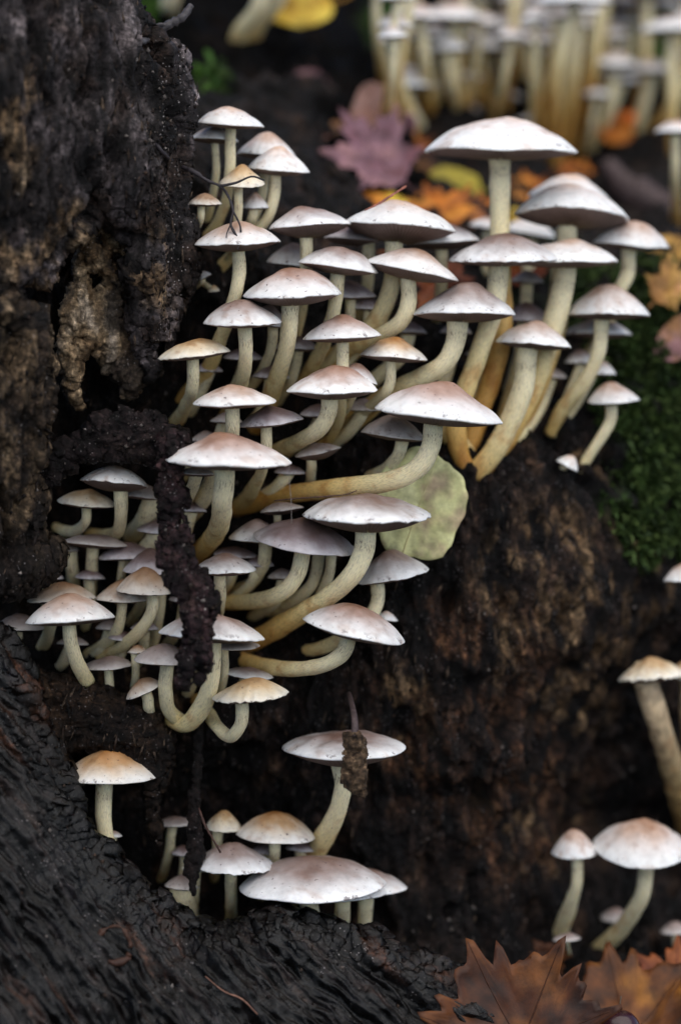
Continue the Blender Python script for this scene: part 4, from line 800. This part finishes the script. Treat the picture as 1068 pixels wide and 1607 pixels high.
# knot on the root
kd = rd(180,1480); ka = np.linspace(.5,2*math.pi+.1,46)
kp = np.array([P(180+25*math.cos(a)+2*math.sin(3*a), 1482+29*math.sin(a), kd+.6+1.*math.sin(2*a)) for a in ka])*1000
vv,ff,_,_ = tube(kp, .8+.35*np.sin(ka*2.3)+.3*np.sin(ka*7)+.2*np.sin(ka*13), 9, .25, 5)
obj('knot', mesh('knot', vv/1000-SL, ff, TWIG, np.tile((.045,.018,.010),(len(vv),1))), stump)
kp = np.array([P(170+i*6, 1508+4*math.sin(i*.8), rd(185,1508)-1+.2*i) for i in range(7)])*1000
vv,ff,_,_ = tube(kp, np.array((.5,1.,1.4,1.5,1.3,.9,.4)), 8, .2, 6)
obj('knot', mesh('knot', vv/1000-SL, ff, TWIG, np.tile((.04,.016,.010),(len(vv),1))), stump)
# ------------------------------------------------------------------ crumbs and splinters of wood (stuff), moss (stuff)
def sample(o, n, box=None, rg=RNG):
    v = coords(o); nr = np.empty(len(v)*3, np.float32); o.data.vertices.foreach_get('normal', nr); nr = nr.reshape(-1,3)
    x, y, d = surf(o); k = nr[:,1] < .25
    if box: k &= (x>box[0])&(x<box[2])&(y>box[1])&(y<box[3])
    i = np.where(k)[0]; i = rg.choice(i, min(n,len(i)), replace=False); return v[i], nr[i], x[i], y[i]
OCT = np.array([(1,0,0),(-1,0,0),(0,1,0),(0,-1,0),(0,0,1),(0,0,-1)],float); OF = np.array([(0,2,4),(2,1,4),(1,3,4),(3,0,4),(2,0,5),(1,2,5),(3,1,5),(0,3,5)])
def scatter(name, srcs, smin, smax, stretch, cols, parent):
    V, Fc, Cl = [], [], []; off = 0
    for (o, n, box) in srcs:
        p, nr, _, _ = sample(o, n, box)
        k = len(p); sz = RNG.uniform(0,1,k)**2.5*(smax-smin)+smin
        v = OCT[None]*RNG.uniform(.5,1.3,(k,6,1)); ax = RNG.normal(size=(k,3)); ax /= np.linalg.norm(ax,axis=1)[:,None]
        if stretch > 1: ax = ax*.35+np.array((.15,0,1.)); ax /= np.linalg.norm(ax,axis=1)[:,None]
        b = np.cross(ax, RNG.normal(size=(k,3))); b /= np.linalg.norm(b,axis=1)[:,None]; c = np.cross(ax,b)
        w_ = v[...,0:1]*b[:,None]+v[...,1:2]*c[:,None]+v[...,2:3]*ax[:,None]*stretch
        w_ = p[:,None]+nr[:,None]*(sz*.25/1000)[:,None,None]+w_*(sz/1000)[:,None,None]
        V.append(w_.reshape(-1,3)); Fc.append((OF[None]+(np.arange(k)*6)[:,None,None]).reshape(-1,3)+off); off += k*6
        Cl.append(np.repeat(pal(RNG.uniform(0,1,k)**1.6,*cols),6,0))
    o = obj(name, mesh(name, np.vstack(V)-SL, np.vstack(Fc), WOOD, np.vstack(Cl), smooth=False, attrs={'speck':np.zeros(off)}), parent); o['kind'] = 'stuff'; return o
scatter('wood_crumbs', [(PARTS['heartwood'],4500,(0,380,1068,1607)),(BARK,700,(0,0,320,620)),(BARK,1300,(225,50,310,560)),(ROOT,1400,None),(PARTS['hanging_bark_strip'],350,None),(PARTS['crumbling_wood_ridge'],300,None),(PARTS['wood_ledge'],500,None),(PARTS['decayed_wood_lump'],800,None)],
    .2, 1.2, 1.2, ((.006,.005,.006),(.016,.011,.011),(.035,.022,.018),(.08,.052,.038),(.34,.3,.28)), stump)
scatter('wood_splinters', [(PARTS['heartwood'],1800,(0,380,1068,1607)),(BARK,500,(0,0,320,620)),(PARTS['decayed_wood_lump'],300,None),(PARTS['wood_ledge'],300,None)],
    .3, .9, 7., ((.01,.008,.009),(.03,.022,.02),(.09,.06,.045),(.17,.12,.085)), stump)
def moss(name, label, src, boxes, n, hgt, col):
    V, Fc, Cl = [], [], []; off = 0
    for (cx,cy,rx,ry) in boxes:
        p, nr, x, y = sample(src, n*4, (cx-rx,cy-ry,cx+rx,cy+ry)); m_ = (((x-cx)/rx)**2+((y-cy)/ry)**2 < RNG.uniform(0,1,len(x))) & (fbm(p*1000,1/13.,2,70.) > RNG.uniform(-.35,.25,len(x)))
        p, nr = p[m_][:n], nr[m_][:n]; k = len(p)
        for j in range(3):
            d = nr*.7+np.array((0,-.15,.45))+RNG.normal(0,.45,(k,3)); d /= np.linalg.norm(d,axis=1)[:,None]
            s_ = np.cross(d,RNG.normal(size=(k,3))); s_ /= np.linalg.norm(s_,axis=1)[:,None]; h = (hgt*RNG.uniform(.5,1.2,k)/1000)[:,None]
            dr = np.array((0,-.1,-.5))*h*RNG.uniform(0,1,(k,1))
            q = np.stack([p-s_*h*.10, p+s_*h*.10, p+d*h*.6+s_*h*.15, p+d*h*.6-s_*h*.15, p+d*h+dr],1)
            V.append(q.reshape(-1,3)); b = (np.arange(k)*5)[:,None]+off
            Fc += [b+np.array((0,1,2)), b+np.array((0,2,3)), b+np.array((3,2,4))]; off += k*5
            Cl.append(np.repeat(pal(RNG.uniform(0,1,k),*col),5,0))
    v = np.vstack(V); org = v.mean(0)
    o = obj(name, mesh(name, v-org, np.vstack(Fc), MOSS, np.vstack(Cl), smooth=False), None, org); tag(o, label, 'moss', kind='stuff'); return o
GR = ((.008,.016,.004),(.02,.04,.009),(.04,.07,.017),(.075,.11,.03))
moss('moss', 'dark green moss growing over the stump edge beside the lone mushroom', PARTS['heartwood'], [(1040,590,130,210),(1030,790,90,120),(1000,500,70,80),(930,470,70,60)], 2600, 6., GR)
moss('moss', 'bright green moss tufts on the dark bank beyond the bark slab', bank, [(325,140,26,45),(238,22,30,35),(598,40,26,36),(1040,95,60,70)], 160, 10., ((.03,.07,.012),(.07,.15,.025),(.1,.2,.04)))
